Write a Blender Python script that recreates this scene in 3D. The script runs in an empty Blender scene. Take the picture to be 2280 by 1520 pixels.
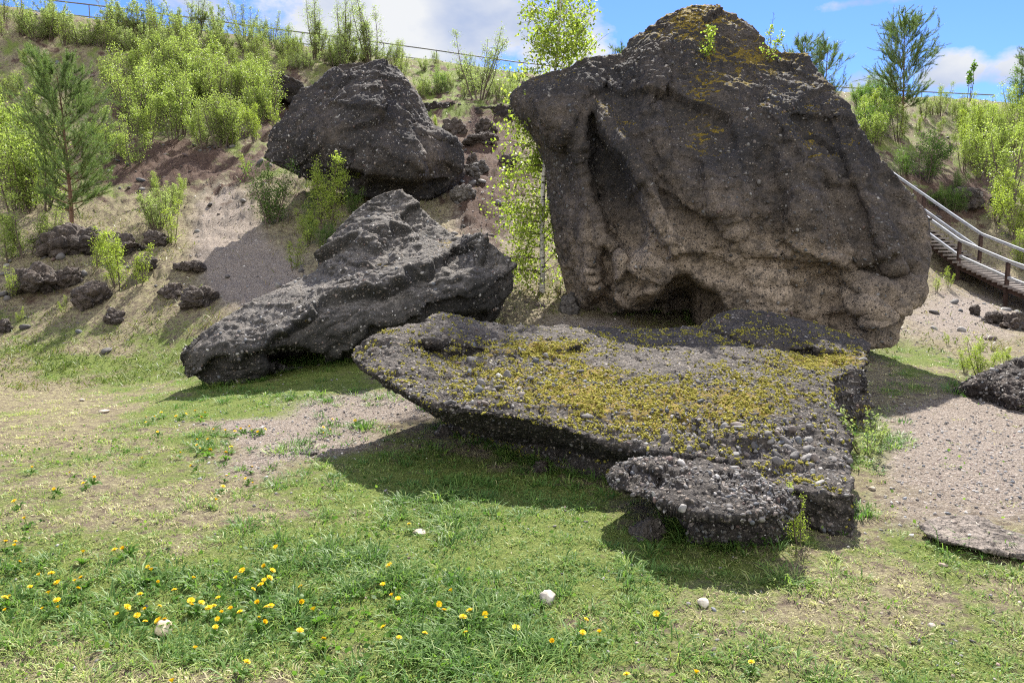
import bpy, bmesh, math, random
import numpy as np
from mathutils import Vector, Matrix
R = math.radians
SC = bpy.context.scene
COL = SC.collection

# ------------------------------------------------------------------ camera, light, sky
PITCH, H, F = R(6.9), 1.6, 1647.0
cd = bpy.data.cameras.new('camera'); cam = bpy.data.objects.new('camera', cd); COL.objects.link(cam)
cd.sensor_width = 36; cd.lens = F/2280*36; cd.clip_start = .05; cd.clip_end = 3000
cam.location = (0, 0, H); cam.rotation_euler = (R(90)-PITCH, 0, 0); SC.camera = cam
SUN_EL, SUN_AZ = R(46), R(13)
sv = Vector((math.sin(SUN_AZ)*math.cos(SUN_EL), math.cos(SUN_AZ)*math.cos(SUN_EL), math.sin(SUN_EL)))
ld = bpy.data.lights.new('sun', 'SUN'); ld.energy = 5.0; ld.angle = R(.55); ld.color = (1, .95, .86)
sun = bpy.data.objects.new('sun', ld); COL.objects.link(sun); sun.location = (0, 0, 30)
sun.rotation_euler = sv.to_track_quat('Z', 'Y').to_euler()
SC.view_settings.view_transform = 'Standard'; SC.view_settings.look = 'None'; SC.view_settings.gamma = 1
SC.view_settings.exposure = 1.45
SKY_STRENGTH = .15
SC.cycles.use_denoising = False; SC.cycles.filter_width = 1.15

def pdir(px, py):
    xc = (np.asarray(px, float)-1140)/F; yc = (760-np.asarray(py, float))/F
    c, s = math.cos(PITCH), math.sin(PITCH)
    return np.stack([xc, c+yc*s, yc*c-s+0*xc], -1) if np.ndim(xc) else np.array([xc, c+yc*s, yc*c-s])
def P(px, py, Y):
    d = pdir(px, py); return np.array([0, 0, H])+d*(Y/d[1])

class N:   # tiny node helper
    def __init__(s, tree): s.t = tree; s.t.nodes.clear()
    def n(s, typ, ins=None, **kw):
        nd = s.t.nodes.new(typ)
        for k, v in kw.items(): setattr(nd, k, v)
        for k, v in (ins or {}).items():
            i = nd.inputs[k]
            if isinstance(v, bpy.types.NodeSocket): s.t.links.new(v, i)
            else: i.default_value = v
        return nd
    def noise(s, vec, scale, detail=5, rough=.6, out='Fac', **kw):
        return s.n('ShaderNodeTexNoise', {'Vector': vec, 'Scale': scale, 'Detail': detail, 'Roughness': rough}, **kw).outputs[out]
    def math(s, op, a, b=0., c=0., clamp=False):
        return s.n('ShaderNodeMath', {0: a, 1: b, 2: c}, operation=op, use_clamp=clamp).outputs[0]
    def ramp(s, fac, stops, interp='LINEAR'):
        nd = s.n('ShaderNodeValToRGB', {'Fac': fac}); cr = nd.color_ramp; cr.interpolation = interp
        while len(cr.elements) > len(stops): cr.elements.remove(cr.elements[-1])
        while len(cr.elements) < len(stops): cr.elements.new(1)
        for e, (p, c) in zip(cr.elements, stops):
            e.position = p; e.color = (c, c, c, 1) if not hasattr(c, '__len__') else (*c, 1)
        return nd.outputs['Color']
    def mix(s, fac, a, b, mode='MIX'):
        nd = s.n('ShaderNodeMix', data_type='RGBA', blend_type=mode)
        for k, v in ((0, fac), (6, a), (7, b)):
            if isinstance(v, bpy.types.NodeSocket): s.t.links.new(v, nd.inputs[k])
            else: nd.inputs[k].default_value = (*v, 1) if hasattr(v, '__len__') else v
        return nd.outputs[2]
    def vmath(s, op, a, b, out=0):
        nd = s.n('ShaderNodeVectorMath', operation=op)
        for i, v in enumerate((a, b)):
            if isinstance(v, bpy.types.NodeSocket): s.t.links.new(v, nd.inputs[i])
            else: nd.inputs[i].default_value = v
        return nd.outputs[out]
    def bump(s, h, strength, dist, nrm=None):
        ins = {'Height': h, 'Strength': strength, 'Distance': dist}
        if nrm is not None: ins['Normal'] = nrm
        return s.n('ShaderNodeBump', ins).outputs[0]
    def attr(s, name, out='Fac'): return s.n('ShaderNodeAttribute', attribute_name=name).outputs[out]

W = bpy.data.worlds.new('World'); SC.world = W; W.use_nodes = True
w = N(W.node_tree)
sky = w.n('ShaderNodeTexSky', sky_type='NISHITA', sun_disc=False, sun_elevation=SUN_EL, sun_rotation=SUN_AZ, air_density=1.0, dust_density=.1, ozone_density=3.0)
tc = w.n('ShaderNodeTexCoord').outputs['Generated']
def cloud(px, py, wx, wy, gain):
    d = pdir(px, py); d = d/np.linalg.norm(d)
    right = np.array([d[1], -d[0], 0]); right /= np.linalg.norm(right); up = np.cross(right, d)
    a = w.vmath('DOT_PRODUCT', tc, tuple(right), 1); b = w.vmath('DOT_PRODUCT', tc, tuple(up), 1)
    a = w.math('MULTIPLY', a, 1/wx); b = w.math('MULTIPLY', b, 1/wy)
    r2 = w.math('ADD', w.math('MULTIPLY', a, a), w.math('MULTIPLY', b, b))
    front = w.math('GREATER_THAN', w.vmath('DOT_PRODUCT', tc, tuple(d), 1), 0.)
    return w.math('MULTIPLY', w.math('MULTIPLY', w.math('SUBTRACT', 1., r2, clamp=True), gain), front)
back = w.ramp(w.vmath('DOT_PRODUCT', tc, (0, -1, .25), 1), ((.0, 0.), (.55, .85)))   # unseen bright cloud deck behind the camera, added to fill the shaded faces
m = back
for c in ((900, 20, .26, .13, .95), (640, -60, .2, .14, .7), (1230, 120, .1, .12, .7), (2130, 150, .055, .036, .75), (2240, 150, .06, .03, .6), (1925, 195, .05, .03, .7), (2010, -8, .13, .012, .5), (700, -700, .6, .3, .7), (2300, -900, .5, .3, .6)):
    k = cloud(*c); m = k if m is None else w.math('MAXIMUM', m, k)
wv = w.n('ShaderNodeMapping', {'Vector': tc, 'Scale': (1, 1, 1.7)}).outputs[0]
nz = w.noise(wv, 9., 9, .62); nz = w.math('SUBTRACT', nz, .5)
cov = w.math('ADD', m, w.math('MULTIPLY', nz, 1.7))
cov = w.ramp(cov, ((.34, 0.), (.62, 1.)))
n2 = w.noise(wv, 6., 6, .5)
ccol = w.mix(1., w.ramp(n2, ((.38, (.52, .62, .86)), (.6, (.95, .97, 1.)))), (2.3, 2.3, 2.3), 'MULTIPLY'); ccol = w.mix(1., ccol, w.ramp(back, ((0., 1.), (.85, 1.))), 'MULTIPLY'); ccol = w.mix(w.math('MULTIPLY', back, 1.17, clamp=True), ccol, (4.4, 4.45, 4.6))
tint = w.mix(1., sky.outputs[0], (.21, .29, .52), 'MULTIPLY')
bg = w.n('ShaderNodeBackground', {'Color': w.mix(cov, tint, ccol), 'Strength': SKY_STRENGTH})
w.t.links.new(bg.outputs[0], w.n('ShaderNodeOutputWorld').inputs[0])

# ------------------------------------------------------------------ numpy helpers
rng = np.random.default_rng(7)
def _h(ix, iy, iz, s):
    h = (ix.astype(np.int64)*374761393+iy.astype(np.int64)*668265263+iz.astype(np.int64)*2147483647+s*1274126177) & 0xFFFFFFFF
    h = ((h ^ (h >> 13))*1274126177) & 0xFFFFFFFF; h = ((h ^ (h >> 16))*2246822519) & 0xFFFFFFFF
    return ((h ^ (h >> 15)) & 0xFFFFFF)/float(0xFFFFFF)
def vnoise(p, s=0):
    i = np.floor(p).astype(np.int64); f = p-i; f = f*f*f*(f*(f*6-15)+10); r = 0
    for a in (0, 1):
        for b in (0, 1):
            for c in (0, 1):
                wt = (f[:, 0] if a else 1-f[:, 0])*(f[:, 1] if b else 1-f[:, 1])*(f[:, 2] if c else 1-f[:, 2])
                r = r+wt*_h(i[:, 0]+a, i[:, 1]+b, i[:, 2]+c, s)
    return r*2-1
ROT = np.array([[.36, .48, -.8], [-.8, .6, 0], [.48, .64, .6]])
def fbm(p, scale, octs=5, gain=.5, s=0, ridged=False):
    p = np.asarray(p, float)*scale; a = 1; r = np.zeros(len(p)); t = 0
    for o in range(octs):
        v = vnoise(p, s+o*17)
        r += a*((1-2*np.abs(v)) if ridged else v); t += a; a *= gain; p = (p@ROT)*2.03+11.3
    return r/t
def worley(p, scale, s=0, two=False):
    p = p*scale; i = np.floor(p).astype(np.int64); d1 = np.full(len(p), 9.); d2 = d1.copy()
    for a in (-1, 0, 1):
        for b in (-1, 0, 1):
            for c in (-1, 0, 1):
                j = i+np.array([a, b, c])
                q = np.stack([_h(j[:, 0], j[:, 1], j[:, 2], s+k) for k in range(3)], -1)+j
                d = np.sqrt(((q-p)**2).sum(1)); d2 = np.minimum(d2, np.maximum(d1, d)); d1 = np.minimum(d1, d)
    return (d1, d2) if two else d1
def facets(p, scale, s=0):
    """planar facets: each cell a plane of its own tilt"""
    p = p*scale; i = np.floor(p).astype(np.int64); d1 = np.full(len(p), 9.); out = np.zeros(len(p))
    for a in (-1, 0, 1):
        for b in (-1, 0, 1):
            for c in (-1, 0, 1):
                j = i+np.array([a, b, c]); q = np.stack([_h(j[:, 0], j[:, 1], j[:, 2], s+k) for k in range(3)], -1)+j
                r_ = np.stack([_h(j[:, 0], j[:, 1], j[:, 2], s+k+7) for k in range(3)], -1)*2-1; v = p-q
                d = (v**2).sum(1); m = d < d1; d1 = np.where(m, d, d1); out = np.where(m, (v*r_).sum(1)+.5*r_[:, 0], out)
    return out/scale
def sstep(x, a, b): t = np.clip((x-a)/(b-a), 0, 1); return t*t*(3-2*t)
class TPS:
    def __init__(s, xy, v, lam=0.):
        s.c = np.asarray(xy, float); s.m = s.c.mean(0); s.sc = s.c.std(); c = (s.c-s.m)/s.sc; s.c = c; n = len(c)
        A = np.zeros((n+3, n+3)); A[:n, :n] = s.k(c, c)+lam*np.eye(n); A[:n, n] = 1; A[:n, n+1:] = c; A[n, :n] = 1; A[n+1:, :n] = c.T
        s.w = np.linalg.solve(A, np.r_[np.asarray(v, float), 0, 0, 0])
    def k(s, a, b):
        d = ((a[:, None]-b[None])**2).sum(2)+1e-12; return d*np.log(d)*.5
    def __call__(s, xy):
        xy = (np.asarray(xy, float)-s.m)/s.sc; out = np.empty(len(xy))
        for i in range(0, len(xy), 60000):
            q = xy[i:i+60000]; out[i:i+60000] = s.k(q, s.c)@s.w[:-3]+s.w[-3]+q@s.w[-2:]
        return out
def sdpoly(pts, poly):   # >0 inside
    poly = np.asarray(poly, float); d = np.full(len(pts), 1e9); ins = np.zeros(len(pts), bool)
    for i in range(len(poly)):
        a, b = poly[i], poly[(i+1) % len(poly)]; e = b-a; q = pts-a
        t = np.clip((q@e)/(e@e+1e-12), 0, 1); d = np.minimum(d, np.linalg.norm(q-t[:, None]*e, axis=1))
        c = (a[1] > pts[:, 1]) != (b[1] > pts[:, 1])
        with np.errstate(divide='ignore', invalid='ignore'):
            xi = (b[0]-a[0])*(pts[:, 1]-a[1])/(b[1]-a[1])+a[0]
        ins ^= c & (pts[:, 0] < xi)
    return np.where(ins, d, -d)

def mesh_np(name, V, Fc, mats=(), smooth=True, attrs=None):
    me = bpy.data.meshes.new(name); V = np.asarray(V, np.float32)
    me.vertices.add(len(V)); me.vertices.foreach_set('co', V.ravel())
    Fs = Fc if isinstance(Fc, list) else [Fc]
    lv = np.concatenate([f.ravel() for f in Fs]); cnt = np.concatenate([np.full(len(f), f.shape[1]) for f in Fs])
    me.loops.add(len(lv)); me.loops.foreach_set('vertex_index', lv.astype(np.int32))
    me.polygons.add(len(cnt)); st = np.r_[0, np.cumsum(cnt)[:-1]]
    me.polygons.foreach_set('loop_start', st.astype(np.int32)); me.polygons.foreach_set('loop_total', cnt.astype(np.int32))
    me.update(calc_edges=True); me.validate()
    me.polygons.foreach_set('use_smooth', np.full(len(me.polygons), smooth)) 
    for k, v in (attrs or {}).items(): setattr_mesh(me, k, v)
    for m_ in mats: me.materials.append(m_)
    return me
def setattr_mesh(me, k, v):
    v = np.asarray(v, np.float32)
    if v.ndim == 1:
        a = me.attributes.new(k, 'FLOAT', 'POINT'); a.data.foreach_set('value', v)
    else:
        a = me.attributes.new(k, 'FLOAT_COLOR', 'POINT'); a.data.foreach_set('color', np.c_[v, np.ones(len(v))].ravel().astype(np.float32))
def ob(name, data, parent=None, label=None, cat=None, group=None, kind=None):
    o = bpy.data.objects.new(name, data); COL.objects.link(o)
    if parent: o.parent = parent
    if label: o['label'] = label
    if cat: o['category'] = cat
    if group: o['group'] = group
    if kind: o['kind'] = kind
    return o
class MB:
    def __init__(s): s.v = []; s.f = []; s.n = 0
    def add(s, v, f): v = np.asarray(v, float); s.v.append(v); s.f.append(np.asarray(f)+s.n); s.n += len(v)
    def tube(s, pts, rad, sides=6):
        pts = np.asarray(pts, float); rad = np.broadcast_to(rad, len(pts)); n = len(pts)
        t = np.gradient(pts, axis=0); t /= np.linalg.norm(t, axis=1)[:, None]+1e-9
        ref = np.array([0, 0, 1.]) if abs(t[:, 2]).mean() < .8 else np.array([1., 0, 0])
        a = np.cross(t, ref); a /= np.linalg.norm(a, axis=1)[:, None]+1e-9; b = np.cross(t, a)
        an = np.arange(sides)*2*np.pi/sides
        v = pts[:, None]+rad[:, None, None]*(np.cos(an)[None, :, None]*a[:, None]+np.sin(an)[None, :, None]*b[:, None])
        i = np.arange(n-1)[:, None]*sides; j = np.arange(sides)[None]; k = (j+1) % sides
        f = np.stack([i+j, i+k, i+sides+k, i+sides+j], -1).reshape(-1, 4)
        caps = [[0, 0, 0, 0]]
        s.add(v.reshape(-1, 3), f)
    def box(s, c, ax, ay, az):   # centre and half axes
        c, ax, ay, az = map(np.asarray, (c, ax, ay, az))
        v = [c+i*ax+j*ay+k*az for i in (-1, 1) for j in (-1, 1) for k in (-1, 1)]
        s.add(v, [[0, 1, 3, 2], [4, 6, 7, 5], [0, 4, 5, 1], [2, 3, 7, 6], [0, 2, 6, 4], [1, 5, 7, 3]])
    def beam(s, a, b, wd, ht):
        a, b = np.asarray(a, float), np.asarray(b, float); d = b-a; L = np.linalg.norm(d); d /= L
        x = np.cross(d, [0, 0, 1.]) if abs(d[2]) < .95 else np.array([1., 0, 0]); x /= np.linalg.norm(x); z = np.cross(x, d)
        s.box((a+b)/2, d*L/2, x*wd/2, z*ht/2)
    def mesh(s, name, mat, smooth=True, attrs=None):
        return mesh_np(name, np.concatenate(s.v), np.concatenate(s.f), [mat], smooth, attrs)

# ------------------------------------------------------------------ materials
def newmat(name):
    m_ = bpy.data.materials.new(name); m_.use_nodes = True; return m_, N(m_.node_tree)
def finish(k, col, rough=.85, nrm=None, spec=.25, **kw):
    ins = {'Base Color': col, 'Roughness': rough, 'Specular IOR Level': spec}
    if nrm is not None: ins['Normal'] = nrm
    ins.update(kw)
    b = k.n('ShaderNodeBsdfPrincipled', ins); k.t.links.new(b.outputs[0], k.n('ShaderNodeOutputMaterial').inputs[0])
def rock_mat(name, dark, mid, light, peb=(.30, .28, .26), scale=1., pebamt=.55):
    m_, k = newmat(name)
    co = k.n('ShaderNodeTexCoord').outputs['Object']
    wco = k.vmath('ADD', co, k.vmath('SCALE', k.noise(co, 5*scale, 3, .6, 'Color'), (0, 0, 0)))
    big = k.noise(co, 1.6*scale, 8, .68); mid_ = k.noise(co, 11*scale, 8, .7); fine = k.noise(co, 60*scale, 6, .75)
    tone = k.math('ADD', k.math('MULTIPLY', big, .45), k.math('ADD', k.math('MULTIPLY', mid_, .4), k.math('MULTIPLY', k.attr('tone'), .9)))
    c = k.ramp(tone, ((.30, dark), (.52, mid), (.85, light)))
    c = k.mix(.9, c, k.ramp(fine, ((.34, .30), (.66, 1.9))), 'MULTIPLY')
    crust = k.noise(co, 4.2*scale, 9, .72); c = k.mix(k.ramp(crust, ((.50, 0.), (.60, .62))), c, dark)
    hs = []
    for sc, sd, lo, amt in ((26, 1, .20, 1.), (50, 2, .22, .7), (95, 3, .2, .5)):
        v = k.n('ShaderNodeTexVoronoi', {'Vector': k.vmath('ADD', co, k.vmath('MULTIPLY', k.noise(co, sc*.8, 2, .5, 'Color'), (.018, .018, .018))), 'Scale': sc*scale, 'Randomness': 1.})
        dist = v.outputs['Distance']; sel = k.n('ShaderNodeSeparateColor', {'Color': v.outputs['Color']})
        msk = k.math('MULTIPLY', k.ramp(dist, ((.28, 1.), (.42, 0.))), k.math('GREATER_THAN', sel.outputs[0], 1-pebamt))
        pc = k.mix(1., k.ramp(sel.outputs[1], ((0, (.35, .33, .33)), (.45, (.75, .7, .66)), (.8, (1.1, .95, .85)), (1, (2.1, 2.1, 2.0)))), peb, 'MULTIPLY')
        c = k.mix(k.math('MULTIPLY', msk, amt*.8), c, pc)
        hs.append(k.math('MULTIPLY', k.math('MULTIPLY', msk, k.math('SUBTRACT', .5, dist)), 1/sc*2.2))
    h = k.math('ADD', k.math('ADD', hs[0], hs[1]), hs[2])
    h = k.math('ADD', h, k.math('MULTIPLY', mid_, .05)); h = k.math('ADD', h, k.math('MULTIPLY', fine, .012))
    # moss and lichen where the moss attribute says it grows
    mn = k.noise(co, 13*scale, 7, .72); mm = k.math('ADD', k.attr('moss'), k.math('MULTIPLY', k.math('SUBTRACT', mn, .5), 2.6))
    mmask = k.math('MULTIPLY', k.ramp(mm, ((.5, 0.), (.66, 1.))), k.ramp(k.noise(co, 55, 4, .7), ((.38, .35), (.5, 1.))))
    mcol = k.ramp(k.noise(co, 45, 4, .7), ((.3, (.17, .115, .015)), (.55, (.36, .25, .022)), (.75, (.55, .42, .06))))
    c = k.mix(k.math('MULTIPLY', mmask, .92), c, mcol)
    h = k.math('ADD', h, k.math('MULTIPLY', mmask, k.math('MULTIPLY', k.noise(co, 120, 3, .6), .03)))
    finish(k, c, .88, k.bump(h, 1., 1.), spec=.3)
    return m_
M_BOULD = rock_mat('boulder_conglomerate', (.025, .023, .024), (.108, .087, .071), (.30, .238, .18), peb=(.2, .18, .165), pebamt=.3)
M_SLAB = rock_mat('slab_conglomerate', (.022, .019, .017), (.075, .064, .056), (.2, .175, .15), peb=(.26, .24, .22), pebamt=.6)
M_LEFT = rock_mat('grey_conglomerate', (.026, .025, .023), (.075, .069, .064), (.22, .195, .17), peb=(.24, .22, .2), pebamt=.35)
M_DARK = rock_mat('dark_rock', (.018, .015, .014), (.05, .04, .035), (.13, .1, .08), pebamt=.4)
M_FLAT = rock_mat('pale_flat_stone', (.07, .058, .048), (.19, .16, .135), (.33, .28, .24), pebamt=.3)

m_, k = newmat('pebble'); M_PEB = m_
co = k.n('ShaderNodeTexCoord').outputs['Object']
finish(k, k.mix(.7, k.attr('pcol', 'Color'), k.ramp(k.noise(co, 70, 5, .7), ((.3, .5), (.7, 1.4))), 'MULTIPLY'), .75, k.bump(k.noise(co, 110, 4, .6), .5, .01), .3)

m_, k = newmat('yellow_moss'); M_MOSS = m_
co = k.n('ShaderNodeTexCoord').outputs['Object']
finish(k, k.ramp(k.noise(co, 30, 5, .7), ((.3, (.12, .11, .025)), (.5, (.31, .28, .05)), (.7, (.52, .46, .12)))), .95, k.bump(k.noise(co, 260, 4, .7), 1., .01), .1)

def leaf_mat(name, cols, trans=.5, rough=.5):
    m_, k = newmat(name)
    c = k.ramp(k.attr('lv'), cols)
    d = k.n('ShaderNodeBsdfPrincipled', {'Base Color': c, 'Roughness': rough, 'Specular IOR Level': .22})
    tcol = k.mix(1., c, (1.1, 1.27, .75), 'MULTIPLY')
    t = k.n('ShaderNodeBsdfTranslucent', {'Color': tcol})
    mx = k.n('ShaderNodeMixShader', {0: trans, 1: d.outputs[0], 2: t.outputs[0]})
    k.t.links.new(mx.outputs[0], k.n('ShaderNodeOutputMaterial').inputs[0]); return m_
M_BIRCHLEAF = leaf_mat('birch_leaves', ((0, (.12, .17, .04)), (.5, (.27, .33, .08)), (1, (.44, .49, .15))), .45)
M_YLEAF = leaf_mat('yellow_green_leaves', ((0, (.17, .22, .035)), (.5, (.30, .37, .06)), (1, (.46, .50, .11))), .48)
M_OLIVE = leaf_mat('olive_leaves', ((0, (.15, .19, .06)), (.5, (.28, .33, .12)), (1, (.42, .46, .22))), .5)
M_GLEAF = leaf_mat('green_leaves', ((0, (.05, .12, .02)), (.5, (.11, .2, .035)), (1, (.19, .27, .05))), .5)
M_NEEDLE = leaf_mat('pine_needles', ((0, (.07, .12, .04)), (.5, (.14, .20, .07)), (1, (.24, .31, .12))), .4)
M_GRASS = leaf_mat('grass_blades', ((0, (.065, .14, .032)), (.35, (.14, .235, .055)), (.6, (.29, .35, .10)), (.8, (.46, .42, .21)), (1, (.58, .51, .33))), .38, .5)
M_HILLGRASS = leaf_mat('hill_grass', ((0, (.07, .11, .022)), (.4, (.14, .165, .04)), (.7, (.19, .165, .06)), (1, (.27, .21, .11))), .3)
def bark(name, a, b, sc):
    m_, k = newmat(name); co = k.n('ShaderNodeTexCoord').outputs['Object']
    mp = k.n('ShaderNodeMapping', {'Vector': co, 'Scale': (1, 1, 3)}).outputs[0]
    n_ = k.noise(mp, sc, 5, .7); finish(k, k.ramp(n_, ((.38, a), (.5, b))), .9, k.bump(n_, .6, .01)); return m_
M_BARK = bark('brown_bark', (.05, .035, .028), (.13, .10, .08), 22)
M_PBARK = bark('pine_bark', (.06, .035, .022), (.17, .10, .065), 16)
M_BBARK = bark('birch_bark', (.03, .025, .022), (.62, .58, .53), 9)
m_, k = newmat('rail_metal'); M_RAIL = m_
co = k.n('ShaderNodeTexCoord').outputs['Object']
finish(k, k.ramp(k.noise(co, 4, 4, .6), ((.3, (.33, .34, .36)), (.7, (.5, .51, .53)))), .45, None, .5, Metallic=.35)
m_, k = newmat('fence_metal'); M_FENCE = m_
finish(k, k.ramp(k.noise(co if False else k.n('ShaderNodeTexCoord').outputs['Object'], 3, 4, .6), ((.3, (.10, .105, .11)), (.7, (.2, .2, .21)))), .6, None, .4)
m_, k = newmat('rusty_post'); M_RUST = m_
finish(k, k.ramp(k.noise(k.n('ShaderNodeTexCoord').outputs['Object'], 15, 5, .7), ((.35, (.035, .022, .018)), (.65, (.075, .045, .036)))), .85)
m_, k = newmat('old_wood'); M_WOOD = m_
mp = k.n('ShaderNodeMapping', {'Vector': k.n('ShaderNodeTexCoord').outputs['Object'], 'Scale': (2, 12, 12)}).outputs[0]
finish(k, k.ramp(k.noise(mp, 5, 5, .7), ((.3, (.13, .11, .10)), (.7, (.33, .29, .26)))), .85)
m_, k = newmat('dandelion_petals'); M_PETAL = m_
finish(k, k.ramp(k.attr('lv'), ((0, (.78, .52, .005)), (1, (.88, .70, .02)))), .6)
m_, k = newmat('white_stone'); M_STONE = m_
co = k.n('ShaderNodeTexCoord').outputs['Object']; n_ = k.noise(co, 14, 6, .7)
finish(k, k.mix(1., k.ramp(n_, ((.35, (.27, .23, .19)), (.5, (.46, .42, .37)), (.65, (.58, .54, .49)))), k.attr('pcol', 'Color'), 'MULTIPLY'), .8, k.bump(k.noise(co, 60, 5, .7), .5, .01))

# ground
m_, k = newmat('ground'); M_GROUND = m_
co = k.n('ShaderNodeTexCoord').outputs['Object']
green, grav, red = k.attr('green'), k.attr('gravel'), k.attr('red')
f1 = k.noise(co, 2.2, 6, .65); f2 = k.noise(co, 14, 6, .75); f3 = k.noise(co, 75, 5, .75)
soil = k.ramp(f2, ((.3, (.10, .075, .055)), (.55, (.20, .155, .115)), (.75, (.30, .245, .185))))
straw = k.ramp(f3, ((.3, (.10, .085, .04)), (.5, (.27, .24, .13)), (.7, (.52, .47, .31))))
mossg = k.ramp(f3, ((.3, (.045, .07, .015)), (.5, (.14, .18, .04)), (.7, (.30, .33, .10))))
c = k.mix(k.ramp(f2, ((.42, 0.), (.58, 1.))), soil, straw)
c = k.mix(k.ramp(k.math('ADD', green, k.math('MULTIPLY', k.math('SUBTRACT', f2, .5), 1.5)), ((.35, 0.), (.7, 1.))), c, mossg)
# gravel
vg = k.n('ShaderNodeTexVoronoi', {'Vector': co, 'Scale': 55.}); sg = k.n('ShaderNodeSeparateColor', {'Color': vg.outputs['Color']})
vg2 = k.n('ShaderNodeTexVoronoi', {'Vector': co, 'Scale': 130.}); sg2 = k.n('ShaderNodeSeparateColor', {'Color': vg2.outputs['Color']})
gc = k.mix(k.ramp(vg.outputs['Distance'], ((.3, 1.), (.5, 0.))), k.ramp(sg2.outputs[0], ((0, (.17, .135, .108)), (.6, (.30, .245, .2)), (1, (.42, .36, .31)))), k.ramp(sg.outputs[0], ((0, (.15, .125, .105)), (.6, (.32, .27, .225)), (1, (.52, .47, .42)))))
gc = k.mix(.5, gc, k.ramp(f2, ((.3, .65), (.7, 1.25))), 'MULTIPLY')
gm = k.ramp(k.math('ADD', grav, k.math('MULTIPLY', k.math('SUBTRACT', f2, .5), .9)), ((.35, 0.), (.65, 1.)))
c = k.mix(gm, c, gc)
rc = k.ramp(f2, ((.3, (.04, .026, .02)), (.55, (.105, .066, .048)), (.75, (.20, .145, .11))))
c = k.mix(k.ramp(k.math('ADD', red, k.math('MULTIPLY', k.math('SUBTRACT', f1, .5), 1.3)), ((.4, 0.), (.65, 1.))), c, rc)
gold = k.ramp(f3, ((.3, (.05, .05, .015)), (.5, (.14, .145, .04)), (.7, (.28, .27, .10))))
c = k.mix(k.ramp(k.math('ADD', k.attr('gold'), k.math('MULTIPLY', k.math('SUBTRACT', f2, .5), 1.6)), ((.4, 0.), (.65, 1.))), c, gold)
hh = k.math('ADD', k.math('MULTIPLY', f2, .06), k.math('MULTIPLY', f3, .022))
hh = k.math('ADD', hh, k.math('MULTIPLY', k.math('MULTIPLY', k.math('SUBTRACT', .5, vg.outputs['Distance']), gm), .022))
finish(k, c, .95, k.bump(hh, 1., 1.), .15)

# ------------------------------------------------------------------ terrain
CT = []
for Y in (-46, -20, -6, -2, 0, 2, 4, 6):
    for X in (-46, -22, -8, -4, 0, 4): CT.append((X, Y, 0))
    CT.append((8, Y, .25)); CT.append((16, Y, .6)); CT.append((46, Y, 1.6))
def cp(px, py, Y): CT.append(tuple(P(px, py, Y)))
for a in ((-700, 800, 10.5), (0, 790, 11.6), (200, 785, 11.8), (390, 780, 11.9), (0, 735, 12.8), (100, 640, 14), (150, 560, 15.3), (-300, 620, 15), (330, 640, 13.8), (300, 560, 15.6),
          (480, 690, 12.6), (560, 600, 14.2), (650, 620, 13.2), (480, 450, 18.5), (600, 480, 16.8), (300, 430, 19.5), (60, 430, 19), (400, 345, 22.2), (100, 330, 22.5), (-400, 400, 20), (580, 330, 22), (250, 240, 26), (550, 210, 28), (0, 180, 27.5), (-500, 100, 29),
          (-900, -30, 30), (-400, -5, 31), (0, 15, 32.5), (300, 52, 34), (600, 92, 36), (800, 125, 36.8), (955, 137, 37.5), (1150, 172, 38.5), (1500, 190, 39.5), (1850, 205, 40), (2150, 220, 40), (2300, 240, 40), (2700, 260, 41), (3300, 280, 41),
          (750, 430, 17.3), (900, 450, 17), (1000, 410, 18.2), (1080, 620, 12.6), (1170, 650, 11.8), (1120, 700, 10.8), (1060, 520, 15), (1070, 430, 18), (1050, 340, 22), (1030, 262, 25.5), (1040, 236, 26.5), (900, 220, 29), (1100, 210, 30),
          (1400, 640, 13), (1700, 640, 13.5), (1400, 400, 21), (1700, 380, 22), (2000, 560, 18), (1950, 250, 34), (2150, 255, 35.5),
          (2200, 1010, 5.45), (2050, 1100, 4.7), (2300, 1200, 3.95), (2150, 880, 7.7), (2020, 800, 9.7), (2280, 820, 9.3), (2200, 720, 13), (2060, 650, 15.5), (2280, 700, 15), (2260, 705, 18.6), (2140, 645, 20.3), (2060, 590, 22), (2450, 690, 17.5), (2330, 725, 17), (2250, 520, 23.5), (2120, 430, 26), (2250, 400, 28), (2200, 300, 32.5), (2600, 450, 25), (2900, 330, 31)):
    cp(*a)
for a in ((-900, -30, 30), (-400, -5, 31), (0, 15, 32.5), (300, 52, 34), (600, 92, 36), (800, 125, 36.8), (955, 137, 37.5), (1150, 172, 38.5), (1500, 190, 39.5), (1850, 205, 40), (2150, 220, 40), (2300, 240, 40), (2700, 260, 41)):
    p_ = P(*a); CT += [(p_[0]*f_, p_[1]*f_, p_[2]-dz) for f_, dz in ((1.12, .25), (1.3, .8))]
_T = TPS(np.array([c[:2] for c in CT]), np.array([c[2] for c in CT]), .0008)
PZ = {}
def pix(X, Y, Z):   # world to photograph pixel
    c, s = math.cos(PITCH), math.sin(PITCH); dz = Z-H
    dep = Y*c-dz*s; up = Y*s+dz*c
    dep = np.where(dep > .05, dep, .05)
    return 1140+F*X/dep, 760-F*up/dep
def base_z(X, Y):
    r = np.hypot(X, Y); s = np.minimum(1, 56/np.maximum(r, 1e-6)); return _T(np.c_[X*s, Y*s])
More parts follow.
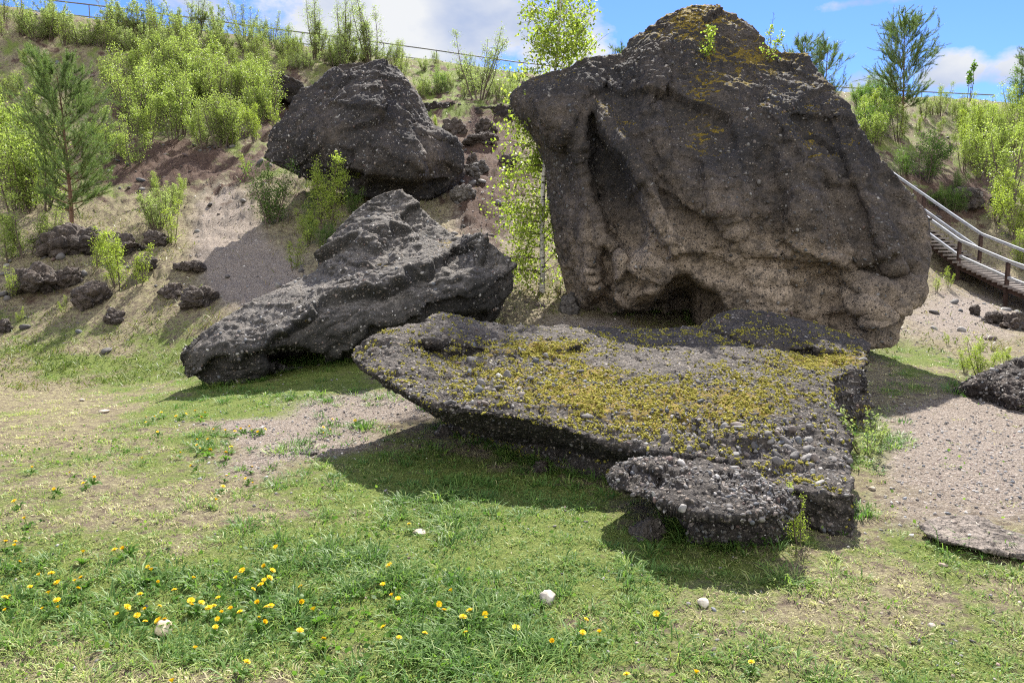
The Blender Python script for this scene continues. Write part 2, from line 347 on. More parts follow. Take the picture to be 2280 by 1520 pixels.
def height(X, Y):
    X = np.atleast_1d(np.asarray(X, float)); Y = np.atleast_1d(np.asarray(Y, float))
    z = base_z(X, Y); p = np.c_[X, Y, 0*X]; r = np.hypot(X, Y)
    slope = sstep(z, .25, 2.)
    z = z+.02*fbm(p, 1.3, 4, s=3)+.012*fbm(p, 7, 3, s=5)+.010*fbm(p, 22, 3, .6, s=6)
    z = z+slope*.16*fbm(p, 1.3, 4, .65, s=13)*(r > 18)+slope*(.22*fbm(p, .55, 5, .55, s=9)+.10*fbm(p, 1.9, 4, .6, s=11, ridged=True))*np.clip((36-r)/6, .25, 1)
    mid = sstep(z, .3, .9)*(1-sstep(z, 4, 6)); z = z+mid*(.07*fbm(p, 1.7, 4, .6, s=15)+.035*fbm(p, 6, 3, .6, s=17, ridged=True))
    # ledge / erosion terraces in the gully and on the left mound
    px, py = pix(X, Y, z)
    gul = np.exp(-((px-1070)/70)**2-((py-430)/140)**2)+np.exp(-((px-250)/190)**2-((py-600)/70)**2)*.9+np.exp(-((px-380)/120)**2-((py-360)/50)**2)*.8
    z = z+gul*np.where(Y > 8, 1, 0)*(.22*fbm(p, 1.5, 5, .6, s=21, ridged=True))
    return z
def ground_at(px, py, zoff=0.):
    Ys = np.geomspace(1.5, 60, 700); d = pdir(px, py); t = Ys/d[1]; pts = np.array([0, 0, H])+d[None]*t[:, None]
    z = height(pts[:, 0], pts[:, 1])+zoff; b = np.nonzero(pts[:, 2] <= z)[0]
    i = b[0] if len(b) else len(Ys)-1
    return pts[i]
def gz(x, y): return float(height([x], [y])[0])

th = np.concatenate([np.linspace(-48, 48, 760), np.linspace(48, 312, 130)[1:-1]]); th = np.radians(th)
rr = np.concatenate([np.geomspace(.4, 56, 500), np.geomspace(58, 900, 24)])
TT, RR = np.meshgrid(th, rr); GX = (RR*np.sin(TT)).ravel(); GY = (RR*np.cos(TT)).ravel()
GZ = height(GX, GY); nr, nt = len(rr), len(th)
def E(px, py, cx, cy, wx, wy): return np.exp(-((px-cx)/wx)**2-((py-cy)/wy)**2)
def masks(X, Y, Z):
    px, py = pix(X, Y, Z); p = np.c_[X, Y, 0*X]; near = (Y > 0)
    n1 = fbm(p, .9, 5, .6, s=31); n2 = fbm(p, 3.2, 4, .6, s=37)
    flat = 1-sstep(Z, .2, .9)
    g = (.38+.75*n1+.55*n2)*flat
    e = E(px, py, 900, 1330, 330, 190)*.75+E(px, py, 1000, 1080, 330, 70)*.7+E(px, py, 620, 890, 230, 45)*.6+E(px, py, 330, 1330, 400, 120)*.45+E(px, py, 450, 960, 260, 50)*.3+E(px, py, 1600, 1230, 260, 70)*.45+E(px, py, 200, 815, 300, 22)*.3+E(px, py, 1950, 980, 70, 70)*.6+E(px, py, 2050, 840, 110, 45)*.5+E(px, py, 1050, 680, 150, 60)*.35
    e -= E(px, py, 1850, 1400, 420, 130)*.18+E(px, py, 620, 1120, 200, 60)*.15+E(px, py, 240, 870, 420, 35)*.15+E(px, py, 120, 1450, 200, 60)*.5+E(px, py, 50, 950, 160, 50)*.3
    g = g+e*near
    # bare gravel: path in the middle, the slope on the right, the gullies
    gv = E(px, py, 850, 905, 170, 30)*1.5+E(px, py, 690, 975, 150, 38)*1.2+E(px, py, 560, 1040, 120, 50)*.55+E(px, py, 500, 945, 120, 14)*.6
    gv += E(px, py, 2200, 950, 270, 120)*.9+E(px, py, 2150, 700, 200, 75)*.75+E(px, py, 2280, 1080, 260, 120)*.7+E(px, py, 1990, 1180, 110, 110)*.3
    gv += E(px, py, 500, 520, 85, 130)*1.0+E(px, py, 600, 620, 110, 70)*.9+E(px, py, 1080, 480, 90, 110)*.8+E(px, py, 1300, 730, 150, 40)*.8
    gv = gv*near+.22*n2+.15*n1
    rd = (E(px, py, 370, 370, 170, 60)*.9+E(px, py, 1080, 400, 80, 170)*.95+E(px, py, 120, 640, 150, 50)*.55+E(px, py, 620, 240, 60, 70)*.9+E(px, py, 2130, 440, 140, 90)*.6+E(px, py, 2130, 610, 60, 50)*.6+E(px, py, 1980, 790, 60, 20)*.3)*near+.15*n1
    hill = sstep(Z, 1.0, 4.)
    gd = hill*(.25+.9*n1)-rd*.6; rd = rd+hill*(.15+np.clip(-n2*1.3-n1*.7, 0, 1)*.9)
    g = np.where(hill > 0, g*(1-hill)+hill*(.42+.9*n2+E(px, py, 1050, 200, 120, 70)*.5), g)
    gv = gv-E(px, py, 2040, 840, 90, 40)*.6-E(px, py, 2080, 1250, 200, 60)*.5
    g = g-np.clip(gv, 0, 1)*.5
    return g, gv, rd, gd
mg, mgv, mrd, mgd = masks(GX, GY, GZ)
i = np.arange(nr-1)[:, None]*nt; j = np.arange(nt)[None]; jn = (j+1) % nt
quads = np.stack([i+j, i+jn, i+nt+jn, i+nt+j], -1).reshape(-1, 4)[:, ::-1]
Vt = np.r_[np.c_[GX, GY, GZ], [[0, 0, gz(0, 0)]]]
cen = np.stack([np.full(nt, nr*nt), np.arange(nt), (np.arange(nt)+1) % nt], -1)[:, ::-1]
ex = lambda a: np.r_[a, a[0]]
gme = mesh_np('ground', Vt, [quads, cen], [M_GROUND], True, {'green': ex(mg), 'gravel': ex(mgv), 'red': ex(mrd), 'gold': ex(mgd)})
ob('ground', gme, kind='structure')

# ------------------------------------------------------------------ rocks
def remesh(parts, voxel):
    me = bpy.data.meshes.new('tmp'); vs = []; fs = []; n = 0
    for v, f in parts: vs.append(v); fs.append(f+n); n += len(v)
    me = mesh_np('tmp', np.concatenate(vs), np.concatenate(fs)); o = bpy.data.objects.new('tmp', me); COL.objects.link(o)
    md = o.modifiers.new('r', 'REMESH'); md.mode = 'VOXEL'; md.voxel_size = voxel; md.adaptivity = 0
    dg = bpy.context.evaluated_depsgraph_get(); dg.update(); out = bpy.data.meshes.new_from_object(o.evaluated_get(dg))
    bpy.data.objects.remove(o); bpy.data.meshes.remove(me); return out
def getv(me):
    V = np.empty(len(me.vertices)*3, np.float32); me.vertices.foreach_get('co', V)
    Nn = np.empty(len(me.vertices)*3, np.float32); me.vertex_normals.foreach_get('vector', Nn)
    return V.reshape(-1, 3).astype(float), Nn.reshape(-1, 3).astype(float)
def setv(me, V): me.vertices.foreach_set('co', V.astype(np.float32).ravel()); me.update()
def lump(outline, inner=(), thick=(0, 1, 0), center=None, feats=(), k=2.6, bulge=0., bp=2., n=300, m=70):
    """closed solid: a traced rim with its own depths, a relief in front, a body of real thickness behind"""
    o = np.array(outline, float); allp = np.array(list(outline)+list(inner), float)
    tof = lambda a: a[:, 2]/pdir(a[:, 0], a[:, 1])[:, 1]
    T = TPS(allp[:, :2], 1/tof(allp), .0005)
    c = np.array(center if center else o[:, :2].mean(0), float)
    an = np.arange(n)*2*np.pi/n; d = np.stack([np.cos(an), np.sin(an)], 1); Rm = np.zeros(n)
    for a_, b_ in zip(o[:, :2], np.roll(o[:, :2], -1, 0)):
        e = b_-a_; q = a_-c; den = d[:, 0]*e[1]-d[:, 1]*e[0]
        with np.errstate(divide='ignore', invalid='ignore'):
            t = (q[0]*e[1]-q[1]*e[0])/den; u = (q[0]*d[:, 1]-q[1]*d[:, 0])/den
        ok = (u >= -1e-6) & (u <= 1+1e-6) & (t > 0); Rm = np.where(ok & (t > Rm), t, Rm)
    Rm = np.convolve(np.r_[Rm[-2:], Rm, Rm[:2]], [.1, .2, .4, .2, .1], 'valid')
    s = np.sin(np.linspace(0, np.pi/2, m))[1:]
    S = s[:, None]; XY = c+(S*Rm)[..., None]*d[None]; q = XY.reshape(-1, 2); Sf = np.repeat(s, n)
    q = np.r_[q, [c]]; Sf = np.r_[Sf, 0]
    t0 = 1/T(q); t = t0-bulge*np.maximum(1-Sf**bp, 0)**.5
    for poly, amt, soft in feats: t = t+amt*sstep(sdpoly(q, poly), -soft, soft)*(1-Sf**12)
    D = pdir(q[:, 0], q[:, 1]); Fp = np.array([0, 0, H])+D*t[:, None]; B0 = np.array([0, 0, H])+D*t0[:, None]
    Bp = B0+np.asarray(thick)[None]*(np.maximum(1-Sf**k, 0)**(1/k))[:, None]
    ns = len(s); nf = len(q); V = np.r_[Fp, Bp]
    i = np.arange(ns-1)[:, None]*n; j = np.arange(n)[None]; jn = (j+1) % n
    qd = np.stack([i+j, i+jn, i+n+jn, i+n+j], -1).reshape(-1, 4)
    cf = np.stack([np.full(n, ns*n), np.full(n, ns*n), (np.arange(n)+1) % n, np.arange(n)], -1)
    # back rim welded to the front rim
    qb = qd+nf; last = (ns-1)*n+nf
    qb = np.where(qb >= last, np.where(qb < last+n, qb-nf, qb), qb)
    cb = cf+nf
    f = np.r_[qd, qb[:, ::-1]]; tri = np.r_[cf[:, 1:], cb[:, 1:][:, ::-1]]
    f = np.r_[f, np.c_[tri, tri[:, 2]]]   # degenerate quads get cleaned by validate
    return V, f
def fix_parts(parts):  # triangulate so that no degenerate quads remain
    out = []
    for V, f in parts:
        t = np.r_[f[:, [0, 1, 2]], f[:, [0, 2, 3]]]; t = t[(t[:, 0] != t[:, 1]) & (t[:, 1] != t[:, 2]) & (t[:, 0] != t[:, 2])]
        out.append((V, t))
    return out
IV = IF = None
def ico(sub):
    bm = bmesh.new(); bmesh.ops.create_icosphere(bm, subdivisions=sub, radius=1)
    v = np.array([x.co[:] for x in bm.verts]); f = np.array([[y.index for y in x.verts] for x in bm.faces]); bm.free(); return v, f
ICO1, ICO2, ICO3 = ico(1), ico(2), ico(3)
def randrot(n, r):
    q = r.normal(size=(n, 4)); q /= np.linalg.norm(q, axis=1)[:, None]; w_, x, y, z = q.T
    return np.stack([1-2*(y*y+z*z), 2*(x*y-z*w_), 2*(x*z+y*w_), 2*(x*y+z*w_), 1-2*(x*x+z*z), 2*(y*z-x*w_), 2*(x*z-y*w_), 2*(y*z+x*w_), 1-2*(x*x+y*y)], -1).reshape(-1, 3, 3)
def pebbles_mesh(name, pos, nrm, size, r, base=ICO2, sink=.35, flat=.55, bright=1.):
    n = len(pos); v0, f0 = base
    # frame with z along a jittered normal
    z = nrm+r.normal(0, .45, (n, 3)); z /= np.linalg.norm(z, axis=1)[:, None]
    x = np.cross(z, r.normal(size=(n, 3))); x /= np.linalg.norm(x, axis=1)[:, None]; y = np.cross(z, x)
    sx = size*r.uniform(.9, 1.35, n); sy = size*r.uniform(.65, 1., n); sz = size*r.uniform(flat-.15, flat+.2, n)
    vv = v0[None]*np.ones((n, 1, 1)); vv = vv*(1+.22*np.sin(v0[None, :, [0]]*3+r.uniform(0, 6, (n, 1, 1)))*np.cos(v0[None, :, [1]]*2.5+r.uniform(0, 6, (n, 1, 1))))
    V = vv[..., 0:1]*(sx[:, None]*x)[:, None]+vv[..., 1:2]*(sy[:, None]*y)[:, None]+vv[..., 2:3]*(sz[:, None]*z)[:, None]
    V = V+(pos+nrm*(sz*(.5-sink))[:, None])[:, None]
    Fc = (f0[None]+(np.arange(n)*len(v0))[:, None, None]).reshape(-1, 3)
    pal = np.array([[.09, .083, .08], [.15, .138, .13], [.22, .208, .195], [.32, .30, .28], [.2, .165, .145], [.15, .105, .09], [.48, .46, .43], [.11, .115, .125]])
    cc = pal[r.choice(len(pal), n, p=[.27, .29, .16, .045, .09, .05, .01, .085])]*r.uniform(.75, 1.25, (n, 1))*bright
    return mesh_np(name, V.reshape(-1, 3), Fc, [M_PEB], True, {'pcol': np.repeat(cc, len(v0), 0)})
def tri_sample(me, n, r, wfun):
    """points on faces, weighted"""
    nf = len(me.polygons); C = np.empty(nf*3, np.float32); me.polygons.foreach_get('center', C); C = C.reshape(-1, 3).astype(float)
    Nn = np.empty(nf*3, np.float32); me.polygons.foreach_get('normal', Nn); Nn = Nn.reshape(-1, 3).astype(float)
    A = np.empty(nf, np.float32); me.polygons.foreach_get('area', A)
    ww = A*np.maximum(wfun(C, Nn), 0); ww = ww/ww.sum(); idx = r.choice(nf, n, p=ww)
    return C[idx]+r.normal(0, .006, (n, 3)), Nn[idx]
def view_dot(C, Nn):
    v = np.array([0, 0, H])-C; v /= np.linalg.norm(v, axis=1)[:, None]; return (v*Nn).sum(1)

GRAIN = {}
def rock(name, parts, mat, voxel, label, cat='boulder', disp=(.10, .05, .02), strata=None, tone=None, moss=None, cobble=.006, group=None, seed=0, freq=1., pre=None, plan=0., facet=0., pits=.5):
    me = remesh(fix_parts(parts), voxel); V, Nn = getv(me)
    org = V.mean(0); org[2] = V[:, 2].min()
    q = V+.12*np.stack([fbm(V, 1.2*freq, 3, s=seed+a) for a in (1, 2, 3)], -1)
    if strata is not None and name in ('long_leaning_rock', 'tilted_slab', 'flat_stone'):   # bedding: relief drawn out along the layers
        u_ = np.array([1., 0, -strata[0][0]/strata[0][2]]); u_ /= np.linalg.norm(u_); q = q-.78*(q@u_)[:, None]*u_[None]
    d = disp[0]*fbm(q, .9*freq, 4, .55, s=seed)+disp[1]*fbm(q, 3.*freq, 4, .6, s=seed+5, ridged=True)
    if strata is not None:
        nv, per, amp = strata; nv = np.asarray(nv, float); nv /= np.linalg.norm(nv)
        h = (V@nv)/per+.9*fbm(V, .8, 3, s=seed+9)+.25*fbm(V, 4, 3, s=seed+8)
        am = np.clip(fbm(V, .9, 3, s=seed+12)*1.2+.85, .45, 1.2)
        fr = h-np.floor(h); d = d+amp*(sstep(fr, .0, .15)-fr)*am
        h2 = h*2.7+.6*fbm(V, 2.2, 3, s=seed+14); f2 = h2-np.floor(h2); d = d+amp*.38*(sstep(f2, 0, .2)-f2)*np.clip(fbm(V, 1.3, 3, s=seed+15)*2+.6, 0, 1.2)
        h3 = h*7.3+.8*fbm(V, 4, 2, s=seed+16); f3_ = h3-np.floor(h3); d = d+amp*.13*(sstep(f3_, 0, .25)-f3_)
    if facet:
        a_, b_ = worley(q, 1.5*freq, seed+31, True); d = d+facet*(sstep(b_-a_, 0, .12)-1)*.8-facet*(a_-.5); a_, b_ = worley(q, 4.*freq, seed+33, True); d = d+facet*.35*(sstep(b_-a_, 0, .2)-1)-facet*.5*(a_-.5)
    if plan: qq = V+.10*np.stack([fbm(V, 2., 3, s=seed+a+40) for a in (1, 2, 3)], -1); d = d+plan*facets(qq, .95*freq, seed+3)+plan*.7*facets(qq, 2.3*freq, seed+4); d = d-d.mean()
    d = d*(.25+.75*sstep(np.abs(view_dot(V, Nn)), .1, .55))
    V1 = V+Nn*d[:, None]; setv(me, V1); V1, Nn = getv(me)
    w1 = worley(V1, 7.5*freq, seed+50)
    d = disp[2]*fbm(V1, 11*freq, 4, .65, s=seed+7, ridged=True)+cobble*2*(.5-np.minimum(w1, 1)) 
    d += cobble*1.3*(.5-np.minimum(worley(V1, 19, seed+51), 1))
    # pits
    pit = fbm(V1, 2.6*freq, 3, s=seed+70); d -= disp[1]*pits*sstep(pit, .32, .6)
    V2 = V1+Nn*d[:, None]; setv(me, V2); V2, Nn = getv(me)
    tn = np.zeros(len(V2)) if tone is None else tone(V2, Nn)
    setattr_mesh(me, 'tone', tn); setattr_mesh(me, 'moss', np.full(len(V2), -3.) if moss is None else moss(V2, Nn))
    me.polygons.foreach_set('use_smooth', np.full(len(me.polygons), True)); me.materials.clear(); me.materials.append(mat); me.name = name
    o = ob(name, me, None, label, cat, group)
    return o
def add_pebbles(o, n, smin, smax, seed, wfun, base=ICO2, bright=1., power=2.5, sink=.35, name='embedded_pebbles'):
    r = np.random.default_rng(seed); pos, nn = tri_sample(o.data, n, r, wfun)
    size = smin+(smax-smin)*r.random(n)**power
    c = ob(name, pebbles_mesh(name, pos, nn, size, r, base, sink=sink, bright=bright), o, kind='stuff'); return c
def ppx(V): return np.stack(pix(V[:, 0], V[:, 1], V[:, 2]), -1)

# --- the great boulder
BO = [(1133, 218, 11.2), (1145, 200, 11.2), (1180, 178, 11.3), (1215, 163, 11.4), (1262, 150, 11.5), (1300, 128, 11.5), (1350, 127, 11.5), (1388, 121, 11.5), (1398, 90, 11.6), (1440, 68, 11.7), (1490, 30, 11.8), (1530, 14, 11.9), (1580, 13, 11.9), (1632, 34, 11.8), (1680, 60, 11.6), (1712, 100, 11.5), (1752, 118, 11.4), (1800, 122, 11.2), (1822, 165, 11.1), (1850, 195, 10.6), (1895, 240, 10.3), (1915, 290, 10.1), (1950, 335, 9.9), (1990, 385, 9.8), (2025, 430, 9.75), (2062, 478, 9.7), (2072, 530, 9.65), (2070, 575, 9.6), (2050, 640, 9.5), (2025, 690, 9.5), (2005, 735, 9.45), (2008, 760, 9.4), (1990, 775, 9.4), (1940, 776, 9.4),
      (1850, 800, 9.7), (1650, 800, 10.3), (1450, 790, 10.9), (1330, 770, 11.3), (1290, 720, 11.5), (1262, 650, 11.5), (1240, 560, 11.4), (1222, 440, 11.3), (1218, 375, 11.3), (1195, 310, 11.25), (1165, 265, 11.2), (1140, 240, 11.2)]
BI = [(1230, 230, 10.9), (1270, 400, 10.9), (1300, 560, 10.75), (1340, 250, 10.6), (1420, 330, 10.2), (1500, 470, 9.9), (1600, 560, 9.75), (1560, 300, 10.2), (1520, 130, 10.9), (1620, 130, 11.0), (1700, 250, 10.3), (1750, 420, 9.8), (1850, 550, 9.65), (1780, 200, 10.8), (1900, 400, 9.7), (1980, 520, 9.4), (1950, 650, 9.3), (1720, 640, 9.75), (1860, 690, 9.8), (1450, 600, 10.1), (1380, 640, 10.5), (1660, 720, 10.0), (1300, 690, 11.1)]
bfe = [([(1455, 668), (1490, 620), (1530, 612), (1560, 640), (1600, 655), (1622, 700), (1622, 760), (1380, 770), (1370, 700), (1440, 690)], .75, 6), ([(1485, 650), (1515, 632), (1538, 660), (1542, 770), (1500, 770)], .4, 4),
       ([(1330, 655), (1400, 675), (1470, 668), (1540, 640), (1545, 770), (1300, 770), (1290, 700)], .55, 10),
       ([(1318, 255), (1345, 310), (1392, 365), (1422, 430), (1436, 500), (1440, 545), (1400, 580), (1350, 520), (1322, 440), (1305, 350)], .48, 13), ([(1145, 215), (1250, 190), (1300, 260), (1290, 330), (1210, 330), (1170, 270)], -.1, 20), ([(1255, 330), (1285, 330), (1310, 600), (1275, 600)], .14, 14), ([(1500, 560), (1700, 600), (1900, 580), (2000, 620), (1900, 640), (1700, 650), (1560, 610)], .1, 12), ([(1480, 30), (1600, 60), (1700, 120), (1560, 200), (1440, 150)], .12, 20), ([(1700, 240), (1720, 230), (1860, 380), (1850, 420)], -.12, 12),
       ([(1180, 185), (1290, 150), (1320, 180), (1250, 330), (1215, 330)], -.16, 6), ([(1325, 225), (1348, 235), (1440, 380), (1480, 470), (1530, 560), (1500, 575), (1430, 470), (1390, 390), (1335, 300)], -.28, 5),
       ([(1770, 420), (1840, 430), (1900, 560), (1880, 590), (1800, 575), (1740, 540)], -.16, 6), ([(1640, 560), (1760, 575), (1900, 600), (1990, 560), (2040, 620), (1980, 700), (1900, 650), (1760, 610), (1650, 600)], .16, 8),
       ([(1400, 95), (1470, 60), (1500, 140), (1440, 260), (1400, 220)], -.12, 8), ([(1840, 260), (1870, 250), (1960, 420), (2010, 600), (1975, 610), (1920, 440)], -.14, 7), ([(1560, 350), (1640, 330), (1700, 470), (1640, 540), (1580, 470)], -.12, 10),
       ([(1255, 440), (1300, 450), (1330, 640), (1290, 650)], -.16, 8), ([(1370, 560), (1440, 560), (1500, 600), (1480, 650), (1420, 662), (1375, 630)], -.22, 7),
       ([(1340, 545), (1372, 560), (1380, 660), (1345, 660), (1330, 600)], .35, 10),
       ([(1700, 330), (1720, 330), (1770, 540), (1700, 600), (1640, 530)], .10, 14),
       ([(1845, 560), (1830, 400), (1760, 260), (1900, 260), (2060, 470), (2060, 620), (2000, 640), (1900, 600)], .22, 14),
       ([(1740, 640), (1850, 600), (1920, 660), (1840, 690)], .14, 12), ([(1840, 705), (1930, 690), (1925, 735), (1860, 740)], .18, 10),
       ([(1430, 255), (1560, 330), (1640, 480), (1560, 470), (1480, 380)], -.12, 22), ([(1215, 165), (1300, 130), (1400, 125), (1350, 230), (1330, 330), (1240, 260)], .12, 16),
       ([(1340, 130), (1420, 100), (1440, 220), (1350, 330), (1330, 240)], .2, 18)]
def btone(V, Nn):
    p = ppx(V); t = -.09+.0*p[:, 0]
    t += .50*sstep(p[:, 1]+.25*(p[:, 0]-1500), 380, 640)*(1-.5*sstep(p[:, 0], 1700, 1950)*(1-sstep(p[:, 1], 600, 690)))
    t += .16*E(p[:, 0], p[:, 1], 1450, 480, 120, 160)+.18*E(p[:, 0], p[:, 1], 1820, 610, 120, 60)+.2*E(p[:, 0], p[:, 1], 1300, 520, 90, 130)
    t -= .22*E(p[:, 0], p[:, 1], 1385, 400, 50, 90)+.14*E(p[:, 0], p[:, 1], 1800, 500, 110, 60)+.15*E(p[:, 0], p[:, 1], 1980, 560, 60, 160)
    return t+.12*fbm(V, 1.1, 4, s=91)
def bmoss(V, Nn):
    p = ppx(V); m_ = -.38+.7*E(p[:, 0], p[:, 1], 1570, 230, 45, 110)+.9*E(p[:, 0], p[:, 1], 1700, 110, 120, 40)+.75*E(p[:, 0], p[:, 1], 1540, 45, 80, 40)+.35*E(p[:, 0], p[:, 1], 1800, 330, 60, 80)
    m_ += .75*sstep(Nn[:, 2], .3, .8)*(p[:, 1] < 350)
    return m_+.4*fbm(V, 1.5, 4, s=95)
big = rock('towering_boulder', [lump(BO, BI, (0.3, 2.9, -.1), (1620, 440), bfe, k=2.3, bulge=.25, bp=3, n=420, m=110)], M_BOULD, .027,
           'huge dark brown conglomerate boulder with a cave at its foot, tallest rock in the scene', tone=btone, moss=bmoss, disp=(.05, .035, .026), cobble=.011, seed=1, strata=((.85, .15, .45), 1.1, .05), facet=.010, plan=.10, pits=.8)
add_pebbles(big, 6500, .006, .032, 11, lambda C, n_: (view_dot(C, n_) > -.1)*np.clip(.2+1.8*fbm(C, 1.1, 4, s=33), .1, 1.2), base=ICO1, bright=.8, power=4, sink=.75)

# --- the mossy slab in front
SO = [(768, 790, 6.3), (800, 772, 6.45), (835, 742, 6.6), (870, 728, 6.75), (915, 722, 6.9), (950, 722, 7.0), (1010, 722, 7.2), (1100, 722, 7.6), (1200, 724, 7.9), (1300, 727, 8.1), (1430, 728, 8.35), (1540, 725, 8.5), (1600, 715, 8.5), (1700, 735, 8.4), (1840, 765, 8.1), (1925, 768, 7.9), (1932, 800, 7.2), (1930, 825, 6.75), (1845, 838, 6.45), (1862, 900, 5.8), (1880, 960, 5.2), (1895, 1020, 4.65), (1903, 1095, 4.08), (1830, 1085, 4.15), (1760, 1068, 4.25), (1690, 1050, 4.38), (1600, 1030, 4.5), (1500, 1012, 4.62), (1420, 1003, 4.7), (1340, 985, 4.8), (1280, 962, 4.87), (1200, 940, 4.95), (1130, 925, 5.02), (1060, 915, 5.08), (1000, 912, 5.1), (950, 900, 5.15), (900, 872, 5.35), (860, 848, 5.6), (810, 820, 6.0)]
SI = [(1100, 800, 6.35), (1300, 850, 5.85), (1500, 900, 5.4), (1700, 950, 4.95), (1500, 800, 6.7), (1700, 820, 6.55), (1000, 790, 6.45), (1650, 760, 7.7)]
SB = lump(SO, SI, (-.05, .75, -.62), (1430, 880), [([(905, 772), (1000, 765), (1120, 790), (1290, 775), (1330, 742), (1050, 735), (930, 740)], -.16, 9), ([(1240, 790), (1290, 775), (1330, 790), (1310, 812), (1230, 808)], .12, 10),
      ([(930, 760), (1000, 790), (1080, 780), (1010, 820), (950, 800)], .14, 8), ([(1500, 930), (1560, 950), (1570, 985), (1500, 975)], .1, 8)], k=1.6, bulge=0, n=420, m=110)
TOPB = lump([(942, 735, 6.75), (950, 708, 7.15), (985, 697, 7.35), (1030, 701, 7.4), (1060, 716, 7.4), (1150, 724, 7.6), (1290, 728, 7.9), (1330, 738, 7.8), (1250, 752, 7.2), (1120, 758, 6.95), (1050, 762, 6.75), (960, 756, 6.55)], (), (0, .15, -.3), bulge=.02, k=2)
TOPR = lump([(1560, 725, 8.1), (1600, 700, 8.2), (1640, 688, 8.3), (1700, 692, 8.3), (1780, 712, 8.2), (1860, 738, 8.0), (1935, 765, 7.7), (1935, 790, 7.4), (1800, 780, 7.4), (1650, 760, 7.6)], (), (0, .9, -.3), bulge=.05)
RBLK = lump([(1836, 836, 6.55), (1880, 820, 6.75), (1934, 822, 6.7), (1938, 880, 6.6), (1934, 940, 6.5), (1925, 1000, 6.3), (1880, 1010, 6.1), (1850, 930, 6.3)], (), (-.5, .9, .0), bulge=.04)
FRNT = lump([(1700, 1080, 4.15), (1800, 1092, 4.1), (1903, 1098, 4.05), (1906, 1150, 4.03), (1895, 1215, 4.05), (1850, 1225, 4.1), (1760, 1200, 4.25), (1700, 1150, 4.3)], (), (0, .6, 0), bulge=.03)
BASE = lump([(960, 965, 6.3), (1050, 925, 6.3), (1300, 980, 5.4), (1600, 1040, 4.9), (1880, 1100, 4.6), (1890, 1190, 4.5), (1600, 1170, 4.7), (1350, 1100, 5.), (1150, 1040, 5.6), (980, 985, 6.3)], (), (.1, 1.2, 0), bulge=.02)
def smoss(V, Nn):
    p = ppx(V); x, y = p.T
    m_ = -.22+.25*E(x, y, 1720, 900, 150, 60)+.75*E(x, y, 1200, 775, 140, 22)+.7*E(x, y, 1250, 850, 230, 70)+.62*E(x, y, 1550, 960, 260, 70)+.55*E(x, y, 1450, 870, 330, 60)+.75*1.5*E(x, y, 1840, 800, 120, 28)+.3*E(x, y, 1700, 900, 120, 60)+.3*E(x, y, 1650, 745, 230, 16)+.35*E(x, y, 1000, 820, 80, 40)
    m_ -= .45*E(x, y, 1500, 800, 130, 28)+.4*E(x, y, 1330, 800, 50, 14)+.3*E(x, y, 1780, 930, 80, 60)
    return m_+.5*fbm(V, 3, 4, .6, s=44)-1.5*(Nn[:, 2] < .2)
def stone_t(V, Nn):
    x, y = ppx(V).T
    return .03+.16*E(x, y, 1500, 800, 260, 40)+.22*E(x, y, 1050, 720, 200, 25)-.22*sstep(-Nn[:, 2], -.25, .35)+.1*fbm(V, 1.5, 4, s=61)  # lit back-left plateau painted lighter, shaded undersides darker, in the tone
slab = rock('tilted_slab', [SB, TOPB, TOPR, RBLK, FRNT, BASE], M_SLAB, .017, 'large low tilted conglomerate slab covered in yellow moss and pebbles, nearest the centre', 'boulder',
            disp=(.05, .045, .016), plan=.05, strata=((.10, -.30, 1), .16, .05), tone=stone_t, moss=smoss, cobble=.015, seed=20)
def slabw(C, n_):
    x, y = ppx(C).T; back = 1-.8*sstep(-y, -860, -800)
    return (view_dot(C, n_) > -.1)*(.15+np.clip(fbm(C, 2.2, 3, s=77)+.35, 0, 1))*(.35+.9*sstep(n_[:, 2], 0, .5))*back
add_pebbles(slab, 8500, .004, .019, 21, slabw, power=2.4, sink=.72, base=ICO1, bright=.8)
def slabbig(C, n_):
    x, y = ppx(C).T; return (view_dot(C, n_) > .05)*(n_[:, 2] > .2)*(E(x, y, 1650, 990, 220, 50)*1.5+E(x, y, 1150, 850, 150, 60)+E(x, y, 1800, 1040, 90, 50)*1.5+.03)
add_pebbles(slab, 300, .014, .042, 22, slabbig, power=3, sink=.5, bright=.8, base=ICO3, name='embedded_cobbles')

def add_moss(o, n, s0, s1, seed, wfun):
    r = np.random.default_rng(seed); pos, nn = tri_sample(o.data, n, r, wfun); me = pebbles_mesh('moss_cushions', pos, nn, s0+(s1-s0)*r.random(n)**2, r, ICO1, sink=.45, flat=.45); me.materials[0] = M_MOSS
    c = ob('moss_cushions', me, o, 'bright yellow moss cushions'); c['kind'] = 'stuff'
def mossw(C, n_):
    m_ = smoss(C, n_)+1.0*fbm(C, 6, 3, .6, s=45)+1.6*fbm(C, 26, 2, s=46); return (view_dot(C, n_) > -.1)*(n_[:, 2] > .25)*np.clip(m_-.2, 0, 1)
add_moss(slab, 38000, .004, .014, 23, mossw)

